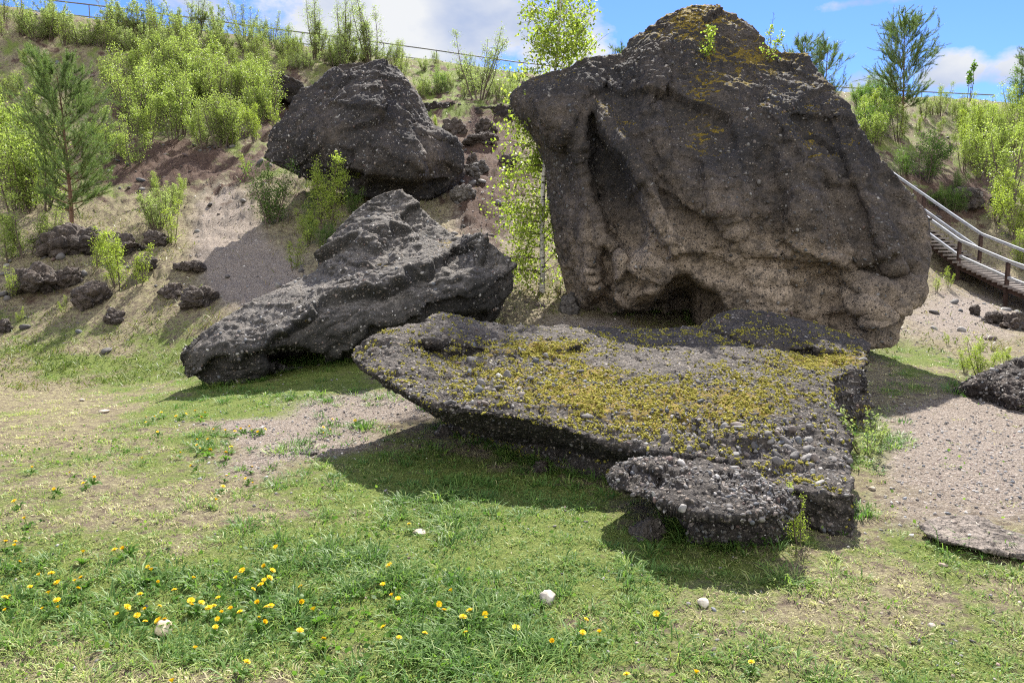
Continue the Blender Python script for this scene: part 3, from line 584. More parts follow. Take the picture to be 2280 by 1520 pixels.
# --- little cobbly rock leaning on the slab's front
LO = [(1352, 1076, 4.2), (1372, 1042, 4.3), (1420, 1018, 4.45), (1500, 1012, 4.5), (1600, 1030, 4.4), (1680, 1060, 4.15), (1735, 1095, 3.95), (1778, 1130, 3.75), (1762, 1142, 3.7), (1700, 1148, 3.66), (1620, 1156, 3.62), (1540, 1146, 3.68), (1480, 1126, 3.8), (1430, 1104, 3.95), (1385, 1092, 4.1)]
front = rock('cobbly_rock', [lump(LO, [(1550, 1085, 3.98), (1450, 1055, 4.15), (1650, 1100, 3.88)], (0, .8, -.13), None, [([(1390, 1040), (1450, 1050), (1490, 1075), (1470, 1095), (1400, 1085)], .10, 6), ([(1600, 1050), (1660, 1070), (1640, 1100), (1590, 1080)], .06, 6)], k=1.7, bulge=.03),
      lump([(1480, 1120, 4.15), (1560, 1140, 4.05), (1740, 1140, 4.05), (1750, 1185, 4.0), (1640, 1205, 3.95), (1540, 1195, 4.0)], (), (0, .5, 0), bulge=.04)],
       M_SLAB, .010, 'small rock crusted with round cobbles, leaning on the front edge of the mossy slab', 'rock', disp=(.06, .035, .016),
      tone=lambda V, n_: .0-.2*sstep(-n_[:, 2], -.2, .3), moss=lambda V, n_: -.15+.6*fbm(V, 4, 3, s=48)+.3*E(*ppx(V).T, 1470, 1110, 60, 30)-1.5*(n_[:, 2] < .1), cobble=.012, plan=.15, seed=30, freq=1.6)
add_pebbles(front, 3000, .004, .016, 31, lambda C, n_: (view_dot(C, n_) > -.1)*(.1+np.clip(fbm(C, 3, 3, s=3)*1.6+.4, 0, 1)), power=2.2, sink=.6, bright=.95)
add_pebbles(front, 30, .018, .034, 32, lambda C, n_: (n_[:, 2] > .1)*1., base=ICO3, name='embedded_cobbles', bright=.9, sink=.5)

# --- long tilted rock on the left
LRO = [(390, 795, 8.55), (405, 770, 8.6), (440, 742, 8.9), (500, 705, 9.2), (560, 668, 9.5), (640, 630, 9.9), (700, 605, 10.3), (712, 570, 10.5), (745, 515, 10.8), (790, 470, 11), (830, 440, 11.1), (878, 421, 11.2), (915, 438, 11.1), (955, 480, 10.9), (990, 512, 10.7), (1020, 530, 10.5), (1050, 518, 10.2), (1085, 530, 10.1), (1115, 562, 10.), (1140, 600, 9.9), (1140, 640, 9.9), (1118, 670, 9.95), (1105, 700, 10), (1050, 745, 10), (960, 790, 9.7), (850, 830, 9.5), (760, 845, 9.3), (680, 850, 9.2), (560, 862, 9.05), (470, 860, 8.9), (425, 835, 8.8)]
LRI = [(480, 760, 8.75), (600, 715, 8.95), (700, 680, 9.1), (820, 640, 9.25), (950, 600, 9.4), (1050, 600, 9.45), (800, 560, 10.0), (880, 500, 10.6), (560, 800, 8.75), (700, 740, 8.95), (850, 700, 9.05), (980, 680, 9.2), (1060, 680, 9.5), (900, 770, 9.35)]
def lmoss(V, Nn):
    x, y = ppx(V).T
    return -.42+1.1*E(x, y, 680, 715, 40, 14)+.95*E(x, y, 860, 590, 60, 14)+.85*E(x, y, 990, 545, 40, 20)+.5*E(x, y, 1000, 660, 40, 25)+.55*E(x, y, 1100, 590, 25, 40)+.35*fbm(V, 2.5, 4, s=88)
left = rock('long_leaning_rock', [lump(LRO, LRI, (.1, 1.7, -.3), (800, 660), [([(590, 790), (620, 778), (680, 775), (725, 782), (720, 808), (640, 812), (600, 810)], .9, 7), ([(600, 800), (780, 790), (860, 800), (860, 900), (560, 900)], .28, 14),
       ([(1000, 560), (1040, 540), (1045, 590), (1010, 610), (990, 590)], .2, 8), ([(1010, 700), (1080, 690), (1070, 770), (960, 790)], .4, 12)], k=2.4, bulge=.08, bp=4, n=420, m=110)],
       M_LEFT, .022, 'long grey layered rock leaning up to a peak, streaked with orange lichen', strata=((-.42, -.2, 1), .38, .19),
       tone=lambda V, n_: -.02+.26*sstep(n_[:, 2], .25, .8)-.12*sstep(-n_[:, 2], -.1, .4)+.12*fbm(V, 1.4, 4, s=66), moss=lmoss, disp=(.05, .028, .014), cobble=.009, seed=40, plan=.035, pits=.15)  # tone paints upward faces lighter as sunlit, undersides darker as shade
add_pebbles(left, 4200, .007, .03, 41, lambda C, n_: (view_dot(C, n_) > -.1)*(.3+np.clip(fbm(C, 1.6, 3, s=5)+.3, 0, 1)), base=ICO1, power=4, sink=.7, bright=1.1)

# --- dark rock up the slope behind
RO = [(582, 352, 16.6), (600, 310, 16.8), (625, 270, 17.), (648, 225, 17.3), (668, 195, 17.5), (700, 192, 17.5), (730, 165, 17.6), (760, 142, 17.8), (800, 138, 17.8), (850, 138, 17.8), (885, 150, 17.8), (905, 180, 17.6), (930, 215, 17.4), (942, 250, 17.3), (965, 280, 17.2), (1000, 300, 17.2), (1026, 330, 17.2), (1028, 375, 17), (1005, 410, 16.9), (960, 440, 16.8), (880, 452, 16.7), (780, 430, 16.6), (680, 395, 16.6), (620, 370, 16.6)]
up = rock('dark_rock_face', [lump(RO, [(700, 300, 16.4), (800, 300, 16.2), (900, 330, 16.1), (930, 400, 16.1), (960, 340, 16.3), (800, 200, 16.9), (800, 390, 16.1), (985, 380, 16.7)], (.2, 2.2, -.2), (810, 300),
       [([(640, 380), (800, 390), (940, 405), (1000, 400), (960, 470), (650, 440)], .45, 12), ([(928, 300), (1020, 320), (1030, 390), (960, 395), (940, 350)], .18, 6)], k=2.4, bulge=.05, n=300, m=80)],
       M_BOULD, .04, 'dark purplish brown rock with a flat top, half way up the slope', tone=lambda V, n_: -.1+.14*fbm(V, 1., 4, s=73)+.2*E(*ppx(V).T, 730, 290, 45, 40)+.25*E(*ppx(V).T, 960, 350, 30, 50), disp=(.08, .05, .025), cobble=.012, seed=60, plan=.18)
add_pebbles(up, 2600, .012, .04, 61, lambda C, n_: (view_dot(C, n_) > 0)*(.4+np.clip(fbm(C, 1.2, 3, s=6)+.3, 0, 1)), base=ICO1, power=4, bright=1.0, sink=.75)

# --- dark rock at the right edge
rr_ = rock('brown_black_rock', [lump([(2168, 852, 7.5), (2195, 828, 7.7), (2240, 808, 7.9), (2285, 792, 8.1), (2360, 788, 8.2), (2430, 840, 8.1), (2440, 930, 7.4), (2380, 985, 6.8), (2300, 955, 6.9), (2255, 925, 7.1), (2225, 895, 7.2), (2205, 868, 7.35), (2180, 870, 7.45)], [(2300, 870, 7.0), (2350, 900, 6.9), (2240, 840, 7.5)], (0, 1., -.5), bulge=.05)],
       M_DARK, .014, 'craggy black and brown rock cut off by the right edge, beside the yellow bush', tone=lambda V, n_: .05+.25*fbm(V, 3, 4, s=75), moss=lambda V, n_: -.9+1.3*E(*ppx(V).T, 2215, 830, 25, 12), disp=(.06, .06, .03), cobble=.016, plan=.2, seed=80, freq=1.6)
add_pebbles(rr_, 1200, .008, .03, 81, lambda C, n_: (view_dot(C, n_) > 0)*1., base=ICO1)
fl = rock('flat_stone', [lump([(2050, 1152, 4.02), (2060, 1138, 4.1), (2110, 1128, 4.15), (2190, 1132, 4.1), (2235, 1160, 3.95), (2300, 1172, 3.88), (2400, 1190, 3.8), (2410, 1240, 3.55), (2300, 1222, 3.6), (2200, 1205, 3.7), (2110, 1185, 3.82), (2060, 1168, 3.95)], (), (0, .08, -.06), bulge=.0, k=2)],
       M_FLAT, .008, 'flat pale brown layered stone lying on the gravel near the lower right edge', 'stone', strata=((-.1, -.6, 1), .045, .018), disp=(.045, .03, .012), plan=.1, cobble=.004, seed=90, tone=lambda V, n_: 0.15+.2*fbm(V, 4, 3, s=2))

fl.location.z = -.05
# --- smaller rocks, each its own solid
def crag(px, py, wpx, hpx, label, Y=None, mat=None, depth=.8, name='dark_crag', seed=0, flat=False, cat='rock', rot=0., tone=.0, group=None, lo=False):
    """py is the foot of the rock in the photograph"""
    g = ground_at(px, py) if Y is None else P(px, py, Y)
    sc = g[1]/F; wx = wpx*sc/2; hz = hpx*sc; dy = wx*2*depth/2
    v, f = ico(6 if wpx > 60 else 5); r = np.random.default_rng(1000+seed)
    off = r.uniform(-50, 50, 3); q = v*1.0
    # chiselled: cut by random planes
    for _ in range(9):
        nrm = r.normal(size=3); nrm /= np.linalg.norm(nrm); dd = r.uniform(.55, .85); s = q@nrm; q = q-np.maximum(s-dd, 0)[:, None]*nrm
    q = q/np.abs(q).max(0); q = q*np.array([wx*.9, dy, hz*.62]); mm_ = min(wx, hz*.8); u = q/mm_+off; nn_ = v/np.array([wx, dy, hz]); nn_ /= np.linalg.norm(nn_, axis=1)[:, None]
    wa, wb = worley(u, 1.5, seed, True); dd = .34*fbm(u, .8, 4, .6, s=seed)+.14*(sstep(wb-wa, 0, .3)-1)-.2*(wa-.5)+.12*fbm(u, 3, 4, .65, s=seed+3, ridged=True)+.07*fbm(u, 9, 3, .6, s=seed+4); q = q+nn_*(dd*mm_)[:, None]
    c_, s_ = math.cos(rot), math.sin(rot); x = q[:, 0]*c_-q[:, 2]*s_; z = q[:, 0]*s_+q[:, 2]*c_; q = np.c_[x, q[:, 1], z+hz*.30]
    me = mesh_np(name, q, f, [mat or M_DARK], True, {'tone': tone+.2*fbm(q+off, 2.5, 3), 'moss': -.9+.5*fbm(q+off, 3, 3)})
    o = ob(name, me, None, label, cat, group); o.location = g+np.array([0, dy*.35, 0]); return o
LB = 'on the mound at the left edge'
for a in ((150, 560, 190, 62, 'long dark rock on the mound left of the sapling, lying under the young pine'), (255, 568, 130, 60, 'dark ridge rock behind the bright sapling on the left mound'), (345, 545, 70, 30, 'small dark rock at the foot of the pale olive bush'),
          (62, 655, 150, 68, 'broad black rock crusted over the left mound, by the frame edge'), (152, 640, 66, 50, 'black rock jutting out at the right end of the mound crust'), (190, 690, 100, 66, 'tall dark rock outcrop at the front of the left mound'), (222, 672, 62, 44, 'rounded black rock capping the front outcrop of left mound'), (250, 722, 60, 38, 'low brown rock at the foot of the left mound'),
          (378, 662, 78, 38, 'black earthy rock on the grass left of the dark tuft rock'), (440, 684, 84, 46, 'black rock with a green sprig on top, lone on grass right of the mound'), (5, 742, 40, 34, 'small dark rock cut by the left edge below the mound'), (425, 600, 90, 22, 'low dark rock half sunk in grass above the black rocks'), (320, 600, 60, 34, 'brown rock right of the bright sapling'),
          (1190, 718, 110, 56, 'low dark rock at the foot of the white birch trunk', 11.2), (1272, 712, 56, 66, 'cone-shaped grey rock against the foot of the huge boulder', 10.9), (1235, 708, 34, 38, 'dark little rock between birch trunk and cone-shaped rock', 11.5),
          (1012, 300, 60, 42, 'dark rock at the top of the gully beside the little bush'), (1085, 300, 62, 34, 'dark rock near the top of the gully below the earth bank'), (1070, 318, 90, 26, 'long flat reddish rock lying across the gully'), (1052, 368, 32, 30, 'small dark rock in upper gully'), (1050, 392, 52, 34, 'grey rock half way up the gully'), (1028, 446, 66, 36, 'grey layered rock beside the gully path'), (1075, 388, 34, 34, 'grey rock right of centre in the gully'), (1130, 372, 50, 40, 'dark rock behind the drooping birch leaves'), (1055, 412, 40, 24, 'dark mossy rock low in the gully'),
          (2172, 702, 26, 26, 'small black rock on the gravel slope below the stairs'), (2215, 722, 70, 28, 'low black rock in the row below the stairs'), (2262, 735, 70, 40, 'black rock at right edge below the stairs'),
          (2165, 462, 90, 50, 'dark rock outcrop in the hillside above the stairs'), (2240, 470, 70, 44, 'shadowy rock behind the bushes above the stairs'), (1205, 1052, 46, 26, 'small brown stone in grass under the slab overhang'), (1262, 1050, 60, 26, 'grey stone in the shade under the slab'),
          (1440, 1202, 95, 52, 'grey pebbly stone in grass left of the cobbly rock'), (690, 1012, 60, 12, 'flat grey stone on the path at the tip of the slab shadow'), (2060, 215, 1, 1, '')):
    if not a[4]: continue
    crag(a[0], a[1], a[2], a[3], a[4], Y=a[5] if len(a) > 5 else None, seed=a[0]*7+a[1], mat=M_SLAB if 'pebbly' in a[4] else M_LEFT if 'grey' in a[4] else M_DARK, name='rock_outcrop' if a[2] > 60 else 'small_rock', tone=.22)
# earth banks (overhanging turf edges)
def bank(o_, label, seed):
    b = rock('earth_bank', [lump(o_, (), (0, 1.6, -.2), bulge=.0, k=4)], M_EARTH, .05, label, 'earth bank', disp=(.2, .16, .05), cobble=.02, seed=seed, tone=lambda V, n_: -.1+.2*fbm(V, 2, 3)); return b
M_EARTH = rock_mat('dark_earth', (.012, .009, .007), (.035, .024, .018), (.10, .065, .045), pebamt=.15)
bank([(930, 233, 26.2), (1000, 232, 26.2), (1060, 240, 26.1), (1140, 236, 26), (1180, 238, 26), (1180, 268, 25.6), (1060, 266, 25.6), (990, 268, 25.6), (935, 262, 25.8)], 'dark overhanging earth bank across the head of the gully', 101)
bank([(583, 172, 27), (620, 164, 27), (665, 180, 27), (680, 210, 26.6), (650, 225, 26.6), (610, 205, 26.8), (585, 195, 27)], 'dark eroded hollow bank upper left of the dark flat-topped rock', 102)

# loose light stones
def stone(px, py, wpx, hpx, label, col, rot=0., seed=0, rough=.085, group=None):
    g = ground_at(px, py); sc = g[1]/F; v, f = ICO3; r = np.random.default_rng(seed+500); off = r.uniform(-9, 9, 3)
    q = v*(1+rough*2*fbm(v+off, 1.2, 3)+rough*fbm(v+off, 4, 2))[:, None]
    if rough > .08:
        for _ in range(6):
            nrm = r.normal(size=3); nrm /= np.linalg.norm(nrm); s = q@nrm; q = q-np.maximum(s-.7, 0)[:, None]*nrm
    q = q*np.array([wpx*sc/2, wpx*sc*.42, hpx*sc*.55]); c_, s_ = math.cos(rot), math.sin(rot); q = np.c_[q[:, 0]*c_-q[:, 2]*s_, q[:, 1], q[:, 0]*s_+q[:, 2]*c_]
    o = ob('loose_stone', mesh_np('loose_stone', q, f, [M_STONE], True, {'pcol': np.tile(col, (len(q), 1))}), None, label, 'stone', group)
    o.location = g+np.array([0, 0, hpx*sc*.33]); return o
stone(1218, 1342, 46, 36, 'rounded grey white stone alone on the grass in front of the slab', (1., .97, .93), .3, 1)
stone(1566, 1350, 28, 24, 'smooth white oval pebble below the shadow of the cobbly rock', (1.3, 1.28, 1.22), -.4, 2)
stone(366, 1412, 46, 40, 'chunky cream coloured stone among the dandelions at lower left', (1.3, 1.15, .9), .0, 3, .14)
stone(934, 1188, 38, 12, 'flat grey stone on the grass below the long slab shadow', (.85, .8, .74), 0, 4)
stone(2074, 1396, 20, 12, 'small pale pebble on dry grass at lower right', (1.1, 1.05, 1.), 0, 5)
stone(1590, 1450, 16, 12, 'tiny dark pebble below the smooth white pebble', (.35, .33, .3), .5, 6, .12)
stone(1909, 1380, 16, 10, 'small brownish pebble right of the white pebble, on dry grass', (.7, .62, .5), 0, 7)
stone(1962, 1368, 12, 8, 'tiny grey pebble just above the small brownish pebble', (.6, .55, .5), 0, 8)
stone(2100, 1260, 22, 10, 'small grey stone on gravel just below the flat layered stone', (.7, .62, .52), 0, 9, .12)
stone(232, 918, 26, 8, 'small flat pale stone on the lawn left of the rocks', (1., .92, .8), 0, 10)
stone(182, 892, 14, 7, 'tiny pale stone on the lawn above the flat pale stone', (.9, .85, .78), 0, 11)
stone(1942, 1090, 18, 9, 'pale pebble on the ground right of the slab corner', (.9, .84, .76), 0, 12)

ORD = ['first', 'second', 'third', 'fourth', 'fifth', 'sixth', 'seventh', 'eighth', 'ninth', 'tenth', 'eleventh', 'twelfth', 'thirteenth', 'fourteenth', 'fifteenth', 'sixteenth', 'seventeenth', 'eighteenth', 'nineteenth', 'twentieth']+['%d%s' % (i, {1: 'st', 2: 'nd', 3: 'rd'}.get(i % 10, 'th')) for i in range(21, 60)]
# ------------------------------------------------------------------ trees and shrubs
def leaves_arr(pos, size, r, updir=None, aspect=.8, droop=.0):
    n = len(pos); a = r.normal(size=(n, 3)); a[:, 2] -= droop; a /= np.linalg.norm(a, axis=1)[:, None]
    b = np.cross(a, r.normal(size=(n, 3))); b /= np.linalg.norm(b, axis=1)[:, None]; s = (size*r.uniform(.65, 1.25, n))[:, None]
    V = np.stack([pos, pos+a*s*.5+b*s*.5*aspect, pos+a*s*1.05, pos+a*s*.5-b*s*.5*aspect], 1)
    F_ = (np.arange(n)[:, None]*4+np.arange(4)[None]); return V.reshape(-1, 3), F_, np.repeat(r.random(n), 4)
def poly_curve(p0, d0, L, n, r, up=.0, wob=.1):
    pts = [np.array(p0, float)]; d = np.array(d0, float); d /= np.linalg.norm(d)
    for _ in range(n-1):
        d = d+r.normal(0, wob, 3)+np.array([0, 0, up]); d /= np.linalg.norm(d); pts.append(pts[-1]+d*L/(n-1))
    return np.array(pts)
def birch_proto(seed, h=2., stems=4, spread=.35, nleaf=2600, leaf=.045, lmat=None, bmat=None, slim=.28, bare=.12, rad=.012, up=.05, cl=.05):
    r = np.random.default_rng(seed); mb = MB(); tips = []; sr = np.random.default_rng(seed+1)
    for s in range(stems):
        an = r.uniform(0, 2*np.pi); tilt = spread*r.uniform(.2, 1) if stems > 1 else .04
        hh = h*(r.uniform(.6, 1.) if s else 1.)
        st = poly_curve((math.cos(an)*.05*stems**.5*h/2, math.sin(an)*.05*stems**.5*h/2, -.06), (math.cos(an)*tilt, math.sin(an)*tilt, 1), hh, 12, r, up, .05)
        rd = rad*h*np.linspace(1, .15, 12)*(1 if stems > 1 else 1.1); mb.tube(st, rd, 6)
        nb = int(14+6*h)
        for _ in range(nb):
            t = bare+(1-bare)*r.random()**.9*.98; i = min(int(t*11), 10); p = st[i]+(st[i+1]-st[i])*(t*11-i)
            L = hh*slim*(1.05-t)**.7*r.uniform(.5, 1.15); a2 = r.uniform(0, 2*np.pi)
            br = poly_curve(p, (math.cos(a2), math.sin(a2), r.uniform(.3, 1.1)), L, 6, r, .03, .13); mb.tube(br, rad*h*.28*np.linspace(1, .3, 6)*(1.1-t), 3)
            for q in br[1:]: tips.append((q, L))
            for _k in range(3):
                j = r.integers(1, 5); tw = poly_curve(br[j], r.normal(size=3)*.6+np.array([math.cos(a2), math.sin(a2), .5]), L*.45, 4, r, .0, .15); mb.tube(tw, .0022*h**.5, 3)
                for q in tw[1:]: tips.append((q, L*.6))
    T = np.array([t[0] for t in tips]); idx = r.integers(0, len(T), nleaf)
    pos = T[idx]+r.normal(0, cl*h/2, (nleaf, 3)); V, F_, lv = leaves_arr(pos, leaf, r)
    hgt = np.repeat(pos[:, 2]/h, 4); lv = np.clip(lv*.75+.25*hgt, 0, 1)
    return mb.mesh('stems', bmat or M_BARK, True), mesh_np('foliage', V, F_, [lmat or M_BIRCHLEAF], False, {'lv': lv}), h
def pine_proto(seed, h=4., nn=26000, width=.30, low=.12, needle=.075, trunk=.035, dens=1., nw=.0055):
    r = np.random.default_rng(seed); mb = MB(); tr = MB(); tp = []; td = []
    st = poly_curve((0, 0, -.15), (0.01, 0, 1), h+.15, 16, r, .05, .012); tr.tube(st, trunk*h/2*np.linspace(1, .12, 16)**.9, 9)
    nwh = int(13*dens)
    for wv_ in range(nwh):
        t = low+(1-low)*(wv_+r.uniform(-.2, .2))/nwh; i = min(max(int(t*15), 0), 14); p = st[i]+(st[i+1]-st[i])*(t*15-i)
        u = (t-low)/(1-low); prof = width*h*max(math.sin(math.pi*min(1, (1-u)*.72+.06)), .1)**.5*(.72+.28*min(1, u/.25))
        for b in range(5):
            a = r.uniform(0, 6.28); L = max(prof, .12*h*.4)*r.uniform(.65, 1.1)
            br = poly_curve(p, (math.cos(a), math.sin(a), .1+.75*t), L, 8, r, .05, .09); mb.tube(br, .010*h/4*np.linspace(1.4, .4, 8)*(1.2-t), 4)
            segs = [(br, 3)]
            for _k in range(7):
                j = r.integers(2, 7); d = (br[j]-br[j-1]); d = d/np.linalg.norm(d)+r.normal(0, .6, 3)+np.array([0, 0, .35]); tw = poly_curve(br[j], d, L*r.uniform(.22, .42), 5, r, .1, .08)
                mb.tube(tw, .004*h/4, 3); segs.append((tw, 1))
            for sg, s0 in segs:
                for j in range(s0, len(sg)):
                    a_, b_ = sg[j-1], sg[j]; dd = (b_-a_)/np.linalg.norm(b_-a_)
                    for u in (.15, .4, .65, .9): tp.append(a_+(b_-a_)*u); td.append(dd)
    tp = np.array(tp); td = np.array(td); idx = r.integers(0, len(tp), nn); p = tp[idx]; d = td[idx]*.9+r.normal(0, .55, (nn, 3)); d /= np.linalg.norm(d, axis=1)[:, None]
    s = np.cross(d, r.normal(size=(nn, 3))); s /= np.linalg.norm(s, axis=1)[:, None]; L = (needle*r.uniform(.7, 1.2, nn))[:, None]
    V = np.stack([p-s*nw/2, p+s*nw/2, p+d*L], 1).reshape(-1, 3); F_ = np.arange(nn*3).reshape(-1, 3)
    return tr.mesh('trunk', M_PBARK), mb.mesh('branches', M_PBARK), mesh_np('needles', V, F_, [M_NEEDLE], False, {'lv': np.repeat(r.random(nn), 3)}), max(h, float(V[:, 2].max()))
def plant(name, proto, loc, hgt, label, cat, group=None, rz=0., tilt=(0, 0), names=('stems', 'foliage')):
    e = ob(name, None, None, label, cat, group); e.location = loc; s = hgt/proto[-1]; e.scale = (s, s, s); e.rotation_euler = (tilt[0], tilt[1], rz); e.empty_display_size = .1
    for nm, me in zip(names, proto[:-1]): ob(nm, me, e)
    return e
def up_to(px, pyb, pyt, Y=None):
    g = ground_at(px, pyb) if Y is None else P(px, pyb, Y); t = P(px, pyt, g[1]); return g, t[2]-g[2]

BUSH = [birch_proto(201+i, 2., 4, .45, 2500, .044, slim=.28, cl=.07) for i in range(3)]
YBUSH = [birch_proto(211+i, 2., 5, .4, 4600, .038, M_YLEAF, slim=.3, cl=.06) for i in range(2)]
TALL = [birch_proto(221+i, 3., 8, .55, 4600, .046, M_OLIVE, slim=.26, cl=.05, bare=.15, up=-.005) for i in range(2)]
OLIVE = [birch_proto(231+i, 1.5, 12, .8, 7000, .03, M_OLIVE, slim=.25, cl=.04) for i in range(2)]
SLIM = [birch_proto(241+i, 1.6, 3, .25, 1300, .036, M_YLEAF, slim=.25) for i in range(3)]
GREEN = [birch_proto(251+i, 2., 7, .5, 4500, .04, M_GLEAF, slim=.36, cl=.07) for i in range(2)]
FLUFF = [birch_proto(261+i, 2., 8, .5, 2700, .040, M_BIRCHLEAF, slim=.30, cl=.08) for i in range(2)]
SH = [('birch_sapling', BUSH, 60, 575, 425, 'bright birch bush at the left edge in front of the young pine', 1.2),
 ('birch_sapling', BUSH, 15, 590, 470, 'pale birch bush cut by the left edge beside the bright bush', 1),
 ('birch_sapling', FLUFF, 110, 560, 450, 'birch bush between the bright left bush and the dark mound rocks', 1),
 ('willow_bush', OLIVE, 350, 515, 392, 'fluffy olive bush above the small dark rock, left of the gravel gully', 1),
 ('birch_sapling', YBUSH, 265, 645, 505, 'bright yellow green sapling growing over the rocks of the left mound', 1), ('birch_sapling', SLIM, 310, 640, 530, 'thin sapling beside the bright sapling on the left mound', 1), ('birch_sapling', SLIM, 215, 600, 500, 'thin sapling on the left side of the bright mound sapling', 1),
 ('birch_sapling', SLIM, 30, 665, 588, 'little sapling in front of broad black rock at the left edge', 1), ('birch_sapling', SLIM, 385, 550, 440, 'slim sapling at the right side of the fluffy olive bush', 1),
 ('birch_sapling', SLIM, 440, 662, 630, 'green sprig on top of the lone black rock', 1), ('birch_sapling', SLIM, 142, 700, 655, 'small sprig on the red soil of the left mound', 1), ('birch_sapling', SLIM, 45, 720, 680, 'tiny yellowish shrub low at the left edge', 1),
 ('birch_sapling', GREEN, 605, 505, 345, 'leafy birch bush left of the tall sapling, under the dark flat-topped rock', 1), ('birch_sapling', YBUSH, 722, 520, 335, 'tall narrow sapling in front of the dark flat-topped rock', 1), ('birch_sapling', YBUSH, 822, 455, 335, 'pointed bright bush right behind the leaning rock peak', 1), ('birch_sapling', YBUSH, 690, 545, 460, 'low leafy shrub at the foot of tall narrow sapling', 1),
 ('birch_sapling', SLIM, 655, 605, 503, 'single slim sapling on the gravel left of the leaning rock', 1), ('birch_sapling', SLIM, 718, 575, 535, 'tiny sprig beside the leaning rock upper edge', 1),
 ('birch_sapling', YBUSH, 568, 318, 222, 'yellow green sapling left of the dark flat-topped rock', 1), ('birch_sapling', SLIM, 612, 290, 215, 'slim sapling against the eroded red bank', 1), ('birch_sapling', SLIM, 548, 392, 335, 'small sapling at the left foot of the dark flat-topped rock', 1), ('birch_sapling', SLIM, 520, 330, 270, 'small sapling left of the yellow green sapling', 1),
 ('young_willow', TALL, 832, 152, -8, 'tall airy willow standing against the sky behind the ridge rail', 1), ('young_willow', TALL, 770, 140, 0, 'thin willow left of the tall airy willow on the ridge', 1), ('young_willow', TALL, 705, 130, 0, 'pale willow on the ridge above the eroded hollow', 1), ('young_willow', TALL, 545, 92, -10, 'willow against the sky at the left part of ridge', 1), ('young_willow', TALL, 440, 82, -12, 'thin willow on the ridge beside the rail post', 1), ('young_willow', TALL, 610, 110, 20, 'small thin willow between two ridge willows', 1),
 ('young_willow', TALL, 250, 60, -15, 'willow on the ridge near top left', 1), ('young_willow', TALL, 110, 40, -20, 'willow at the top left corner of the ridge', 1),
 ('young_willow', TALL, 1065, 225, 55, 'round topped willow in front of the rail in the middle of the ridge', 1), ('birch_sapling', FLUFF, 1110, 225, 165, 'low round bush right under the round topped willow', 1), ('birch_sapling', FLUFF, 888, 185, 108, 'pale bush above the right shoulder of the dark flat-topped rock', 1), ('birch_sapling', GREEN, 985, 208, 150, 'small dark green bush on the slope left of the round willow', 1), ('birch_sapling', FLUFF, 1150, 240, 178, 'bush on the slope beside the left edge of the huge boulder', 1), ('birch_sapling', FLUFF, 1030, 218, 170, 'small bush on the slope below the rail', 1),
 ('birch_sapling', YBUSH, 972, 288, 255, 'small bright bush on the dark rock at head of the gully', 1),
 ('birch_sapling', GREEN, 2060, 405, 268, 'round fresh green bush right below the tall pine', 1), ('birch_sapling', GREEN, 2010, 395, 320, 'green bush left of the round fresh green bush', 1), ('birch_sapling', YBUSH, 1930, 270, 190, 'bright bush on the right slope left of the pine trunk', 1), ('birch_sapling', BUSH, 1965, 290, 215, 'leafy bush in front of the pine trunk', 1),
 ('birch_sapling', BUSH, 2190, 385, 225, 'tall pale birch bush right of the bare brown slope', 1), ('birch_sapling', BUSH, 2245, 450, 260, 'large birch bush near the right edge above the stairs', 1), ('birch_sapling', YBUSH, 2265, 540, 395, 'dense yellow green birch at the right edge over the stairs', 1), ('birch_sapling', YBUSH, 2215, 500, 375, 'birch bush left of the dense one above the stairs', 1), ('birch_sapling', BUSH, 2145, 380, 285, 'bush left of the tall pale birch bush', 1), ('birch_sapling', YBUSH, 2275, 600, 500, 'low bright bush beside the stair handrail at the right edge', 1), ('birch_sapling', BUSH, 2280, 330, 215, 'birch bush on the slope at the far right', 1),
 ('leafy_tree', GREEN, 2275, 245, 125, 'green tree on the ridge cut by the right edge', 1), ('birch_sapling', BUSH, 2100, 245, 180, 'thin bush on the ridge right of the tall pine', 1),
 ('birch_sapling', YBUSH, 2185, 852, 745, 'yellow bush behind the brown black rock', .8), ('birch_sapling', YBUSH, 2240, 835, 770, 'yellow bush right behind the craggy rock at the right edge', 1), ('birch_sapling', YBUSH, 2150, 830, 775, 'low yellow shrub left of the yellow bush', 1), ('birch_sapling', SLIM, 2112, 640, 590, 'small yellowish shrub under the stairs', 1), ('birch_sapling', SLIM, 2110, 768, 735, 'tiny shrub on the gravel slope right of the huge boulder', 1), ('birch_sapling', SLIM, 2085, 650, 605, 'dry small shrub by the right edge of the huge boulder', 1)]
ri = np.random.default_rng(5)
for n_, pr, px, pb, pt, lab, sc in SH:
    g, hh = up_to(px, pb, pt); plant(n_, pr[int(ri.integers(0, len(pr)))], g, max(hh, .2), lab, 'willow' if 'willow' in n_ else ('tree' if 'tree' in n_ else 'bush'), 'birch and willow bushes on the slopes', ri.uniform(0, 6.28))
